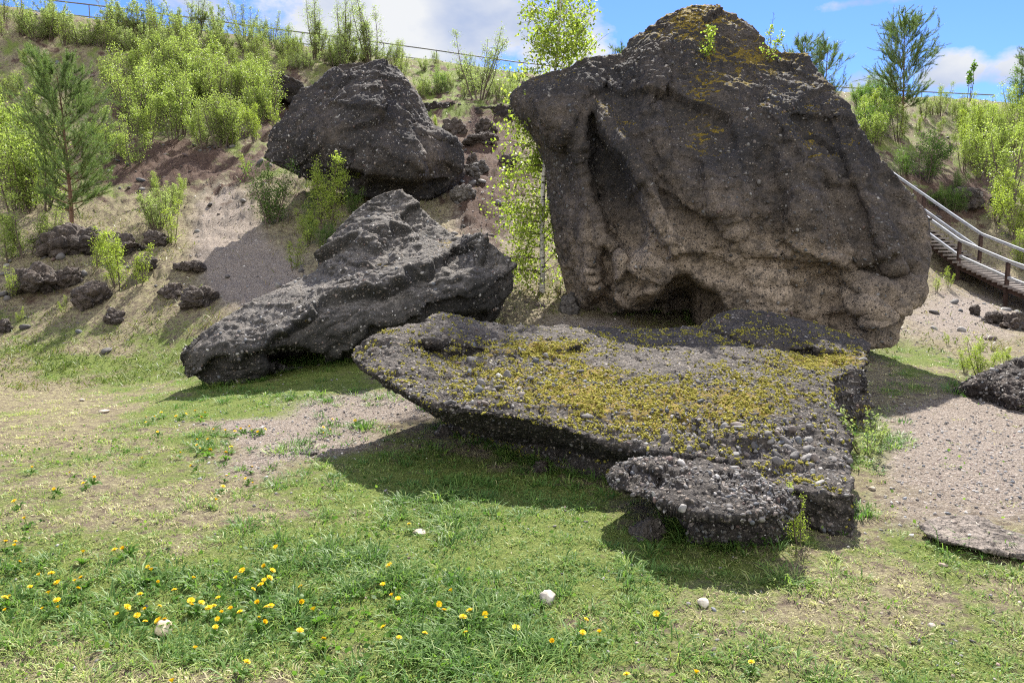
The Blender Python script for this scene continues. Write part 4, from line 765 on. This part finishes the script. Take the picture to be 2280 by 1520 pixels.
# thicket on the slopes
def thicket(poly, n, h0, h1, label, seed, protos):
    r = np.random.default_rng(seed); poly = np.array(poly, float); lo, hi = poly.min(0), poly.max(0); pts = []
    while len(pts) < n:
        q = r.uniform(lo, hi)
        if sdpoly(q[None], poly)[0] < 0: continue
        if all(abs(q[0]-p[0])/1.6+abs(q[1]-p[1]) > 9 for p in pts): pts.append(q)
    cut = np.quantile([q[1] for q in pts], [.34, .67]) if n > 9 else [1e9, 1e9]; rows = {}
    for q in sorted(pts, key=lambda q: q[0]): rows.setdefault('upper' if q[1] < cut[0] else 'middle' if q[1] < cut[1] else 'lower', []).append(tuple(q))
    for q in pts:
        row = [k_ for k_, v_ in rows.items() if tuple(q) in v_][0]; lab = label+', '+ORD[rows[row].index(tuple(q))]+' from left'+(' in the %s row' % row if len(rows) > 1 else '')
        g = ground_at(*q); pr = protos[int(r.integers(0, len(protos)))]
        plant('birch_sapling', pr, g, r.uniform(h0, h1), lab, 'bush', 'birch thicket on the hillside', r.uniform(0, 6.28))
thicket([(260, 330), (300, 240), (420, 210), (600, 220), (640, 290), (520, 340)], 36, 1.0, 2.1, 'birch bush in the dense thicket', 1, BUSH+FLUFF)
thicket([(100, 230), (300, 160), (560, 160), (640, 180), (600, 235), (250, 250)], 46, .9, 1.9, 'small birch bush above the thicket', 2, FLUFF+BUSH)
thicket([(0, 90), (0, 40), (300, 62), (640, 105), (860, 150), (700, 160), (300, 130)], 52, .7, 1.7, 'low birch bush below the ridge rail', 3, FLUFF+OLIVE)
thicket([(0, 480), (0, 340), (60, 330), (100, 470)], 12, 1.4, 2.4, 'birch bush left of the young pine', 4, BUSH)
thicket([(200, 400), (230, 330), (300, 330), (300, 400)], 4, 1.0, 1.6, 'birch bush behind the young pine', 6, BUSH)
thicket([(1880, 250), (1900, 215), (2000, 235), (2000, 320), (1930, 340)], 17, 1., 1.9, 'birch bush right beside the huge boulder', 7, BUSH+GREEN)
thicket([(2130, 400), (2130, 280), (2280, 260), (2280, 440)], 18, 1.1, 2.1, 'birch bush at far right', 8, BUSH+YBUSH)
thicket([(900, 225), (905, 135), (1000, 150), (1180, 180), (1160, 230), (1040, 215)], 16, .5, 1.0, 'low bush below the middle rail', 10, FLUFF+OLIVE)
thicket([(620, 120), (900, 145), (900, 165), (640, 160)], 14, .7, 1.5, 'small bush under the ridge rail', 11, FLUFF+OLIVE)
thicket([(2030, 250), (2280, 262), (2280, 300), (2040, 300)], 12, .6, 1.2, 'small bush along the right skyline', 12, BUSH+FLUFF)
thicket([(0, 300), (0, 130), (80, 140), (110, 260)], 8, .6, 1.2, 'small bush on the far left slope', 13, BUSH+FLUFF)
thicket([(300, 500), (290, 400), (430, 380), (430, 480)], 5, .4, .8, 'small bush around the fluffy olive bush', 14, OLIVE+BUSH)
thicket([(600, 540), (640, 440), (860, 470), (740, 560)], 7, .4, .8, 'shady bush under the flat-topped rock', 15, GREEN+BUSH)
thicket([(2040, 480), (2060, 420), (2130, 410), (2150, 480)], 5, .6, 1.0, 'low green bush above the stair handrail', 9, GREEN)

# pines
PA = pine_proto(301, 4., 130000, .40, .14, .10, .030, 1.7); PB_ = pine_proto(302, 4., 130000, .44, .26, .09, .026, 1.6); PC = pine_proto(303, 3., 22000, .24, .05, .10, .02, 1.2)
pn = ('trunk', 'branches', 'needles')
g, hh = up_to(160, 505, 105); plant('young_pine', PA, g, hh, 'bushy young pine with reddish trunk on the left slope', 'pine', 'pines', 1., names=pn)
g, hh = up_to(2008, 295, 5); plant('tall_pine', PB_, g, hh, 'dark pine with rounded crown standing against the blue sky on the right', 'pine', 'pines', 2., names=pn)
for px, pt, lab, rz in ((1778, 62, 'left pine top showing above the shoulder of the huge boulder', 0), (1825, 68, 'right pine top showing above the shoulder of the huge boulder', 2), (1388, 85, 'pine tip peeking out left of the huge boulder summit', 4)):
    g = P(px, 300, 24); g[2] = gz(g[0], g[1]); plant('young_pine', PC, g, P(px, pt, 24)[2]-g[2], lab, 'pine', 'pines', rz, names=pn)
g, hh = up_to(2282, 250, 88); plant('young_pine', PC, g, hh, 'pine cut by the right frame edge on the ridge', 'pine', 'pines', 3, names=pn)
g, hh = up_to(2157, 225, 135); RW = birch_proto(401, 1.8, 3, .10, 260, .10, M_GLEAF, slim=.16, bare=.6); plant('rowan_sapling', RW, g, hh, 'lone leggy sapling with a tufted top on the right skyline', 'tree', None, 1.)

# tall birch between the rocks
def big_birch():
    r = np.random.default_rng(77); Y = 11.9; b = P(1207, 705, Y); b[2] = gz(b[0], b[1])-.1
    tr = MB(); br_ = MB(); key = [(1207, 705), (1208, 600), (1207, 500), (1210, 400), (1222, 280), (1235, 170), (1245, 60), (1252, -60), (1256, -130)]
    pts = np.array([P(x, y, Y) for x, y in key]); pts[0] = b; T_ = np.linspace(0, 8, 60); pts = np.stack([np.interp(T_, range(9), pts[:, i]) for i in range(3)], 1)
    tr.tube(pts-b, .05*np.linspace(1, .14, 60), 12); tips = []
    for _ in range(125):
        t = r.uniform(.10, .99); i = int(t*58); p = pts[i]-b; L = (1.15 if t < .55 else 1.25)*(1.12-t)**.45*r.uniform(.5, 1.1); a = r.uniform(0, 6.28)
        q = poly_curve(p, (math.cos(a)-.55*(t < .6), math.sin(a), .55), L, 9, r, -.09 if t < .6 else .02, .08); br_.tube(q, .009*np.linspace(1, .3, 9)*(1.2-t), 4)
        for j in range(2, 9): tips.append(q[j])
        for _k in range(6):
            j = r.integers(2, 8); tw = poly_curve(q[j], r.normal(size=3)+np.array([0, 0, -.3 if t < .6 else .2]), L*.42, 5, r, -.12, .1); br_.tube(tw, .0025, 3)
            for x in tw[1:]: tips.append(x)
    tips = np.array(tips); n = 13000; pos = tips[(len(tips)*r.random(n)).astype(int)]+r.normal(0, .045, (n, 3)); V, F_, lv = leaves_arr(pos, .05, r, droop=.5)
    e = ob('birch_tree', None, None, 'tall birch with white trunk between the leaning rock and the huge boulder', 'birch'); e.location = b
    ob('trunk', tr.mesh('trunk', M_BBARK), e); ob('branches', br_.mesh('branches', M_BARK), e); ob('foliage', mesh_np('foliage', V, F_, [M_YLEAF], False, {'lv': lv}), e)
big_birch()

# saplings rooted on top of the huge boulder
from mathutils.bvhtree import BVHTree
def hit(o, px, py):
    d = pdir(px, py); d = d/np.linalg.norm(d); ok, loc, nrm, _ = o.ray_cast(Vector((0, 0, H)), Vector(d)); return (np.array(loc), np.array(nrm)) if ok else (None, None)
bpy.context.view_layer.update()
SPR = [birch_proto(411, 1., 2, .6, 330, .06, M_YLEAF, slim=.33, cl=.05), birch_proto(412, 1., 3, .8, 300, .06, M_YLEAF, slim=.3, cl=.05)]
for px, pb, pt, lab, i in ((1570, 128, 30, 'bright sapling hanging on the front of the huge boulder summit', 0), (1700, 135, 55, 'twiggy sapling on the right shoulder of the huge boulder', 1)):
    L_, _n = hit(big, px, pb)
    if L_ is None: L_ = P(px, pb, 10.9)
    plant('boulder_sapling', SPR[i], L_, P(px, pt, L_[1])[2]-L_[2], lab, 'sapling', 'saplings rooted on the huge boulder', 1.+i, (R(14), 0))
DRY = birch_proto(413, 1., 1, .1, 3, .01, M_YLEAF, slim=.22); L_, _n = hit(big, 1712, 110); L_ = P(1712, 110, 11.) if L_ is None else L_
plant('dry_sapling', DRY, L_, P(1705, 22, L_[1])[2]-L_[2], 'leafless grey twig standing on the right shoulder of the huge boulder', 'sapling')
# herb by the slab's right side
WEED = birch_proto(414, 1., 9, .95, 420, .05, M_OLIVE, slim=.16, cl=.03, rad=.006)
for px, pb, pt, lab, i in ((1925, 1010, 880, 'spindly grey green shrub growing beside the right side of the slab', .5), (1955, 990, 925, 'small green weed right of the spindly shrub', 2), (1780, 1215, 1075, 'thin upright weed between the cobbly rock and the slab corner', 1)):
    g, hh = up_to(px, pb, pt); plant('weed', WEED if i != 1 else SLIM[0], g, hh, lab, 'weed', None, i)

# ------------------------------------------------------------------ rail along the ridge
fe = ob('ridge_railing', None, None, 'long two bar metal railing running along the top of the ridge', 'railing'); fe.location = (0, 0, 0)
FP = [(-500, -75, 31.5), (0, -12, 33.3), (107, 0, 33.8), (296, 22, 35), (590, 62, 36.8), (700, 76, 37.3), (860, 97, 38), (955, 110, 38.4), (1147, 138, 39.2), (1420, 168, 40.2), (1640, 182, 40.8), (1850, 193, 41), (2000, 202, 41), (2215, 212, 41)]
FW = np.array([P(*a) for a in FP]); low = FW.copy(); low[:, 2] -= .52
for nm, arr, rd in (('top_rail', FW, .032), ('lower_rail', low, .026)):
    mb = MB(); mb.tube(arr, rd, 8); ob(nm, mb.mesh(nm, M_FENCE), fe)
seg = np.r_[0, np.cumsum(np.linalg.norm(np.diff(FW, axis=0), axis=1))]
for s in np.arange(1.0, seg[-1]+.01, 2.6):
    p = np.array([np.interp(s, seg, FW[:, i]) for i in range(3)]); mb = MB(); bz = gz(p[0], p[1]); mb.tube([[p[0], p[1], min(bz, p[2]-.9)-.1], [p[0], p[1], p[2]+.02]], .024, 8); ob('post', mb.mesh('post', M_FENCE), fe)

# ------------------------------------------------------------------ stairs on the right
stc = ob('hillside_stairs', None, None, 'wooden stairs with pale metal handrails climbing the slope at the right edge', 'stairs')
NB = np.array([P(2440, 742, 16.2), P(2330, 700, 17.9), P(2239, 662, 19.4), P(2132, 610, 21.2), P(2062, 556, 22.5), P(1900, 430, 25.6), P(1800, 352, 27.6)])   # foot of the near posts
WD = np.array([.98, .62, 0.]); UP = np.array([0, 0, 1.])
sg = np.r_[0, np.cumsum(np.linalg.norm(np.diff(NB[:, :2], axis=0), axis=1))]
lerp = lambda s: np.array([np.interp(s, sg, NB[:, i]) for i in range(3)])
topN = NB+UP*.93; midN = NB+UP*.50
for nm, off, hgt in (('handrail', 0, .95), ('handrail', 1, 1.15), ('middle_rail', 0, .52), ('middle_rail', 1, .70)):
    mb = MB(); q = NB+UP*hgt+WD*off
    for a, b in zip(q[:-1], q[1:]): mb.beam(a, b, .055, .07)
    ob(nm, mb.mesh(nm, M_RAIL, False), stc)
for off in (0, 1):
    for s in (sg[2]-3.3, sg[2]-1.6, sg[2], sg[3], sg[4]+1, sg[5]-.4):
        if s < 0: continue
        p = lerp(s)+WD*off; mb = MB(); hgt = (.95, 1.15)[off]; b0 = min(gz(p[0], p[1]), p[2])-.15; mb.box([p[0], p[1], (b0+p[2]+hgt-.03)/2], [.04, 0, 0], [0, .04, 0], [0, 0, (p[2]+hgt-.03-b0)/2]); ob('stair_post', mb.mesh('stair_post', M_RUST, False), stc)
for off in (.04, .96):
    mb = MB(); q = NB+WD*off+UP*.2
    for a, b in zip(q[:-1], q[1:]): mb.beam(a, b, .05, .12)
    ob('stringer', mb.mesh('stringer', M_RUST, False), stc)
dW = WD/np.linalg.norm(WD); nstep = 58
for i in range(nstep):
    s = .3+i*(sg[-1]-.6)/nstep; p = lerp(s); c_ = p+WD*.5+UP*.30; run = lerp(s+.1)-p; run[2] = 0; run /= np.linalg.norm(run)
    mb = MB(); mb.box(c_, dW*.66, run*.11, UP*.028); ob('tread', mb.mesh('tread', M_WOOD, False), stc)

# ------------------------------------------------------------------ dandelions
def dand_proto(seed, full=True):
    r = np.random.default_rng(seed); V = []; F_ = []; lv = []; n = 0
    for ring, (cnt, L, el) in enumerate(((18, .021, .12), (15, .017, .45), (11, .012, .9), (7, .007, 1.3))):
        for i in range(cnt):
            a = 2*np.pi*(i+r.uniform(-.3, .3))/cnt+ring; e = min(el+r.uniform(-.12, .12)+(0 if full else .75), 1.5); d = np.array([math.cos(a)*math.cos(e), math.sin(a)*math.cos(e), math.sin(e)]); s = np.array([-math.sin(a), math.cos(a), 0])*.0024
            p = np.array([0, 0, .001*ring]); V += [p-s*.4, p+s*.4, p+d*L*.85+s, p+d*L, p+d*L*.85-s]; F_.append([n, n+1, n+2, n+3, n+4]); n += 5; lv += [ring/3]*5
    fl_ = mesh_np('flower_head', V, np.array(F_), [M_PETAL], False, {'lv': lv})
    mb = MB(); mb.tube([[0, 0, -.075], [.004, .0, -.04], [0, 0, 0]], .0018, 5); mb.tube([[0, 0, -.006], [0, 0, 0]], [.003, .007], 7)
    st = mb.mesh('stem', M_GLEAF, True, {'lv': np.full(mb.n, .6)})
    V = []; F_ = []; n = 0
    for i in range(8):
        a = i*.785+r.uniform(-.3, .3); L = r.uniform(.05, .09); d = np.array([math.cos(a), math.sin(a), 0]); sd_ = np.array([-math.sin(a), math.cos(a), 0]); w_ = (.003, .009, .006, .012, .007, .010, 0)
        for j in range(7):
            t = j/6; p = np.array([0, 0, -.072+.03*math.sin(t*2.6)])+d*L*t; V += [p-sd_*w_[j], p+sd_*w_[j]]
            if j: F_.append([n+2*j-2, n+2*j-1, n+2*j+1, n+2*j])
        n += 14
    return st, fl_, mesh_np('leaf_rosette', V, np.array(F_), [M_GLEAF], True, {'lv': np.full(len(V), .35)}), 1
DP = [dand_proto(1), dand_proto(2), dand_proto(3), dand_proto(4, False)]
Z7 = [(200,170),(440,203),(590,235),(522,267),(337,303),(88,380),(155,492),(35,633),(97,633),(92,660),(520,703),(718,685),(773,680),(123,760),(247,847),(322,832),(358,889),(470,882),(508,860),(490,928),(187,916),(57,980),(30,985),(35,1065),(357,1000),(306,960),(366,1048),(268,1057),(927,790),(948,815),(990,888),(1092,936),(878,963),(1208,865),(1197,1003),(1203,1030),(1263,1015),(1310,1047),(1340,1035),(1367,984),(1447,1057),(1503,1073),(1388,1078),(1362,1117),(1350,1168),(1482,868),(1518,813),(1660,790),(1708,813),(1655,873),(1690,860),(1635,903),(1587,931),(1615,1020),(1670,1045),(1695,1038),(1622,1110),(1655,1143),(1725,668),(1885,916),(1887,1017),(1967,1065),(1880,1190),(2028,1243),(797,1043),(908,1058),(1000,1038),(735,1092),(860,1095),(910,1133),(990,1127),(1030,1120),(1220,1305),(1547,1387),(1080,1515),(1350,375),(1398,288),(1538,238),(1585,268),(1580,166),(1197,158),(1418,220),(1130,78),(893,112)]
Z8 = [(468,1006),(428,1125),(487,1200),(523,1215),(860,1170),(781,1250),(812,1290),(973,1290),(931,1330),(1070,1312),(1072,1337),(692,1432),(945,1427),(431,1393),(531,1458),(58,1468),(1264,1397),(1702,1345),(1682,1428),(1787,1430),(2143,1310),(1492,1487),(113,93),(57,143),(97,160),(57,180),(255,100),(592,748),(717,17)]
Z4 = [(915,1263),(967,1260),(1010,1233),(915,1293),(987,1353),(1103,1255),(1166,1240),(1223,1223),(1262,1262),(1285,1233),(1340,1342),(1412,1347),(1472,1350),(1510,1338),(1563,1320),(1580,1345),(1615,1352),(1663,1337),(1232,1403),(1303,1403),(1253,1457),(1318,1467),(1448,1447),(1415,1483),(1235,1437)]
DD = [(x/2.815, 980+y/2.815) for x, y in Z7]+[(700+x/2.815, 900+y/2.815) for x, y in Z8]+[(x/2.815, 480+y/2.815) for x, y in Z4]+[(1673, 1473), (1550, 1499), (1395, 1500)]
def dlabel(px, py):
    if 680 < px < 800 and 920 < py < 980: return 'dandelion in the clump at the slab shadow tip'
    if py < 955 and px < 480: return 'dandelion in the far row on the grass below the leaning rock'
    if py < 975 and px > 900: return 'lone dandelion beside the grass tuft under the slab tip'
    if py < 975 and px < 620: return 'dandelion in the row left of the gravel path'
    if py < 1050 and px < 620: return 'dandelion in the scattered group left of the gravel path'
    if py < 1130 and px < 260: return 'dandelion in the sparse upper left group'
    if py < 1200: return 'small dandelion on thin grass in mid lawn'
    if px < 230 and py < 1262: return 'dandelion near the left edge above the large dandelion patch'
    if px < 230: return 'large dandelion in the lower left corner patch'
    if px < 400: return 'dandelion clustered around the chunky cream stone'
    if px < 560: return 'dandelion in the dense row right of the cream stone'
    if px < 720: return 'dandelion in the group right of the dense row'
    if px < 900: return 'dandelion in the lush grass left of the centre bottom'
    if px < 1160: return 'big dandelion at bottom centre, left of the grey white stone'
    return 'tiny dandelion on the thin grass below the white pebble'
rd_ = np.random.default_rng(12); DG = {}
for q in sorted(DD): DG.setdefault(dlabel(*q), []).append(q)
for px, py in DD:
    g = ground_at(px, py, .055); far = g[1]
    lab = dlabel(px, py); lab = lab if len(DG[lab]) < 2 else ORD[DG[lab].index((px, py))]+' from left: '+lab
    e = ob('dandelion', None, None, lab, 'dandelion', 'dandelions in the grass'); s = rd_.uniform(.55, .92)
    pr = DP[int(rd_.integers(0, 4))]; e.location = (g[0], g[1], g[2]); e.scale = (s, s, s); e.rotation_euler = (rd_.uniform(.0, .8), rd_.uniform(-.5, .5), rd_.uniform(0, 6))
    for nm, me in zip(('stem', 'flower_head', 'leaf_rosette'), pr[:-1]): ob(nm, me, e)

# ------------------------------------------------------------------ grass
rg = np.random.default_rng(99)
rocks_poly = [np.array([(o_[0], o_[1]) for o_ in ()])]
def sample_ground(n, y0, y1, power=1., spread=.78):
    Y = y0*(y1/y0)**(rg.random(n)**power); X = rg.uniform(-spread, spread, n)*Y; return X, Y
def blades(X, Y, Z, L, wd, lean, lv, name, mat, label=None, seg2=False):
    n = len(X); a = rg.uniform(0, 6.28, n); d = np.stack([np.cos(a)*lean, np.sin(a)*lean, np.ones(n)], 1); d /= np.linalg.norm(d, axis=1)[:, None]
    b = rg.uniform(0, 6.28, n); s = np.stack([np.cos(b), np.sin(b), 0*b], 1)*(wd/2)[:, None]; p = np.c_[X, Y, Z-.004]; L = L[:, None]
    if not seg2:
        V = np.stack([p-s, p+s, p+d*L], 1).reshape(-1, 3); F_ = np.arange(3*n).reshape(-1, 3); k_ = 3
    else:
        d2 = d.copy(); d2[:, :2] *= 2.6; d2[:, 2] *= .55; d2 /= np.linalg.norm(d2, axis=1)[:, None]; md = p+d*L*.55
        V = np.stack([p-s, p+s, md+s*.75, md-s*.75, md+d2*L*.5], 1).reshape(-1, 3); i5 = np.arange(n)[:, None]*5
        F_ = [i5+np.array([[0, 1, 2, 3]]), i5+np.array([[3, 2, 4]])]; k_ = 5
    me = mesh_np(name, V, F_, [mat], True, {'lv': np.repeat(lv, k_)})
    o = ob(name, me, None, label, 'grass', None, 'stuff'); return o
def tufts(nt, y1, per, rad, L0, L1, wd, keepf, lvf, name, label, far=0., y0=2.2, XY=None):
    """grass growing in tufts: every tuft a fan of bent blades"""
    X, Y = sample_ground(nt, y0, y1, .95) if XY is None else XY; Z = height(X, Y); px, py = pix(X, Y, Z); g_, gv_, rd2, gd_ = masks(X, Y, Z); cl = fbm(np.c_[X, Y, 0*X], 3.2, 4, .6, s=57)
    k_ = rg.random(len(X)) < keepf(px, py, g_, gv_, cl); X, Y, px, py, g_, cl = (a[k_] for a in (X, Y, px, py, g_, cl)); nt = len(X)
    sz = rg.uniform(.5, 1.4, nt)*(1+.35*cl); tl = lvf(px, py, g_, cl)+rg.normal(0, .12, nt)
    I = np.repeat(np.arange(nt), per); n = len(I); a = rg.uniform(0, 6.28, n); rr2 = rad*sz[I]*rg.random(n)**.6*(1+Y[I]*far); BX = X[I]+np.cos(a)*rr2; BY = Y[I]+np.sin(a)*rr2; BZ = height(BX, BY)
    a = a+rg.normal(0, .6, n); ln = rg.uniform(.25, 1.7, n); L = rg.uniform(L0, L1, n)*sz[I]*(1+.5*np.clip(cl[I], 0, 1)); w2 = wd*rg.uniform(.7, 1.4, n)*(1+Y[I]*.07)
    d = np.stack([np.cos(a)*ln, np.sin(a)*ln, np.ones(n)], 1); d /= np.linalg.norm(d, axis=1)[:, None]; d2 = d+np.stack([np.cos(a)*.7, np.sin(a)*.7, -.55*np.ones(n)], 1); d2 /= np.linalg.norm(d2, axis=1)[:, None]
    s = np.stack([-np.sin(a), np.cos(a), rg.normal(0, .3, n)], 1)*(w2/2)[:, None]; p = np.c_[BX, BY, BZ-.004]; md = p+d*L[:, None]*.55
    V = np.stack([p-s*.8, p+s*.8, md+s, md-s, md+d2*L[:, None]*.5], 1).reshape(-1, 3); i5 = np.arange(n)[:, None]*5
    lv = np.clip(tl[I]+rg.normal(0, .12, n), 0, 1)
    ob(name, mesh_np(name, V, [i5+np.array([[0, 1, 2, 3]]), i5+np.array([[3, 2, 4]])], [M_GRASS], True, {'lv': np.repeat(lv, 5)}), None, label, 'grass', None, 'stuff')
tufts(13500, 12.5, 16, .035, .018, .042, .0034, lambda px, py, g, gv, cl: np.clip(.35+.7*g+.5*cl-np.clip(gv, 0, 1)*1.1, .03, 1), lambda px, py, g, cl: np.clip(.80-.55*np.clip(g, 0, 1)-.2*cl, .1, .95), 'lawn_grass', 'short patchy green and straw coloured grass of the lawn', .1)
lushf = lambda px, py: E(px, py, 900, 1340, 300, 190)*.9+E(px, py, 350, 1340, 380, 90)*.5+E(px, py, 1050, 1060, 340, 60)*.6+E(px, py, 640, 885, 200, 28)*.8+E(px, py, 1580, 1235, 230, 55)*1.1+E(px, py, 1360, 1120, 60, 40)+E(px, py, 920, 905, 25, 14)*1.5+E(px, py, 1930, 1130, 20, 90)+E(px, py, 2150, 1190, 110, 18)*.8+E(px, py, 1960, 990, 60, 50)*.7+E(px, py, 800, 960, 100, 25)+E(px, py, 500, 1000, 200, 60)*.25+E(px, py, 1700, 1480, 250, 40)*.2+E(px, py, 2010, 850, 60, 30)*.5+.06
tufts(13000, 11., 20, .042, .038, .085, .0040, lambda px, py, g, gv, cl: np.clip(lushf(px, py)*(.45+1.4*cl)-.05, 0, 1), lambda px, py, g, cl: .2+.0*px+E(px, py, 1620, 1250, 200, 70)*.3+.15*cl, 'long_grass', 'long fresh green grass in tufts round the rocks and in lush patches', .03)
bx = []
for o_, n_ in ((left, 900), (slab, 1500), (front, 420), (rr_, 160), (fl, 160), (big, 260)):   # turf banked up against the feet of the rocks
    V_, N_ = getv(o_.data); hz_ = height(V_[:, 0], V_[:, 1]); lowv = V_[(np.abs(V_[:, 2]-hz_) < .06)]
    if len(lowv): bx.append(lowv[rg.integers(0, len(lowv), n_), :2]+rg.normal(0, .05, (n_, 2)))
bx = np.concatenate(bx); XYb = (bx[:, 0], bx[:, 1])
tufts(0, 0, 18, .035, .05, .13, .0040, lambda px, py, g, gv, cl: np.clip(.55+.8*cl-.5*np.clip(gv, 0, 1), 0, 1), lambda px, py, g, cl: .28+.0*px+.25*cl, 'rockside_grass', 'tall mixed green and dry grass growing against the feet of the rocks', XY=XYb)
X, Y = sample_ground(420000, 2.2, 12.5, .95); Z = height(X, Y); g_, gv_, rd2, gd_ = masks(X, Y, Z)
cl = fbm(np.c_[X, Y, 0*X], 6, 3, s=51)
keep = rg.random(len(X)) < np.clip(.45+cl*.6-np.clip(gv_, 0, 1)*1.2, .02, 1); X, Y, Z, g_, cl = (a[keep] for a in (X, Y, Z, g_, cl)); n = len(X)
blades(X, Y, Z, rg.uniform(.008, .03, n), .0026*rg.uniform(.8, 1.5, n)*(1+.08*Y), rg.uniform(.6, 4, n), np.clip(.98-.42*np.clip(g_, 0, 1)+rg.normal(0, .16, n)-.1*cl, 0, 1), 'dry_grass', M_GRASS, 'flattened straw coloured dead grass between the green tufts')
# hillside and slope tufts
Y = 10*(40/10)**rg.random(170000); X = rg.uniform(-.85, .85, len(Y))*Y; Z = height(X, Y); px, py = pix(X, Y, Z)
g_, gv_, rd2, gd_ = masks(X, Y, Z); cl = fbm(np.c_[X, Y, 0*X], 1.6, 4, .6, s=63)
keep = rg.random(len(X)) < np.clip(.35+.8*cl+.4*g_-np.clip(gv_, 0, 1)*1.1-np.clip(rd2, 0, 1)*.8, 0.02, 1); X, Y, Z, g_, cl, gd_ = (a[keep] for a in (X, Y, Z, g_, cl, gd_)); n = len(X)
blades(X, Y, Z, rg.uniform(.05, .16, n)*(1+.5*np.clip(cl, 0, 1)), .010*rg.uniform(.7, 1.4, n)*(1+Y/40), rg.uniform(.4, 1.8, n), np.clip(.55+.2*gd_-.45*g_+rg.normal(0, .2, n), 0, 1), 'slope_grass', M_HILLGRASS, 'dry and mossy grass covering the hillside', True)
# broad leaved ground weeds
X, Y = sample_ground(60000, 2.2, 9.); Z = height(X, Y); px, py = pix(X, Y, Z); cl = fbm(np.c_[X, Y, 0*X], 2.4, 3, s=83)
lush = E(px, py, 850, 1300, 300, 180)*.5+E(px, py, 1000, 1020, 110, 30)*1.3+E(px, py, 1160, 1040, 200, 30)*.5+E(px, py, 1560, 1220, 60, 30)*.8+E(px, py, 1720, 1210, 60, 40)+E(px, py, 300, 1000, 250, 30)*.35+E(px, py, 60, 855, 60, 10)*.8+.06
keep = rg.random(len(X)) < np.clip(lush*(.3+1.3*cl), 0, 1)*.6; X, Y, Z, lush = (a[keep] for a in (X, Y, Z, lush)); n = len(X)
pos = np.c_[X, Y, Z+rg.uniform(.003, .03, n)+.05*rg.random(n)*(lush > .6)]; V, F_, lv = leaves_arr(pos, .026, rg)
ob('clover_leaves', mesh_np('clover_leaves', V, F_, [M_GLEAF], False, {'lv': lv}), None, 'small clover and weed leaves spread low among the grass', 'weeds', None, 'stuff')
# gravel
X, Y = sample_ground(150000, 2.2, 20., .9); Z = height(X, Y); g_, gv_, rd2, gd_ = masks(X, Y, Z); keep = rg.random(len(X)) < np.clip(gv_*1.1-.05, .015, 1)*.5
X, Y, Z = (a[keep] for a in (X, Y, Z)); n = len(X)
pm = pebbles_mesh('gravel', np.c_[X, Y, Z], np.tile([0, 0, 1.], (n, 1)), (.0025+.009*rg.random(n)**4)*(1+Y/14), rg, ICO1, sink=.2, bright=1.55)
ob('gravel', pm, None, 'loose grey gravel on the path and the bare slopes', 'gravel', None, 'stuff')

# rubble on the slopes
Y = 11*(34/11)**rg.random(26000); X = rg.uniform(-.75, .8, len(Y))*Y; Z = height(X, Y); px, py = pix(X, Y, Z); g_, gv_, rd2, gd_ = masks(X, Y, Z); cl = fbm(np.c_[X, Y, 0*X], .8, 4, .6, s=71)
keep = rg.random(len(X)) < np.clip((.25*np.clip(gv_, 0, 1)+.5*np.clip(rd2, 0, 1)+E(px, py, 1070, 400, 60, 130)+E(px, py, 200, 620, 180, 70)*.8+.03)*(.3+1.4*cl), 0, 1)*.55
X, Y, Z = (a[keep] for a in (X, Y, Z)); n = len(X)
ob('rubble', pebbles_mesh('rubble', np.c_[X, Y, Z], np.tile([0, 0, 1.], (n, 1)), (.015+.10*rg.random(n)**4), rg, ICO2, sink=.3, bright=.8), None, 'broken dark stones strewn over the eroded slopes and gully', 'rubble', None, 'stuff')
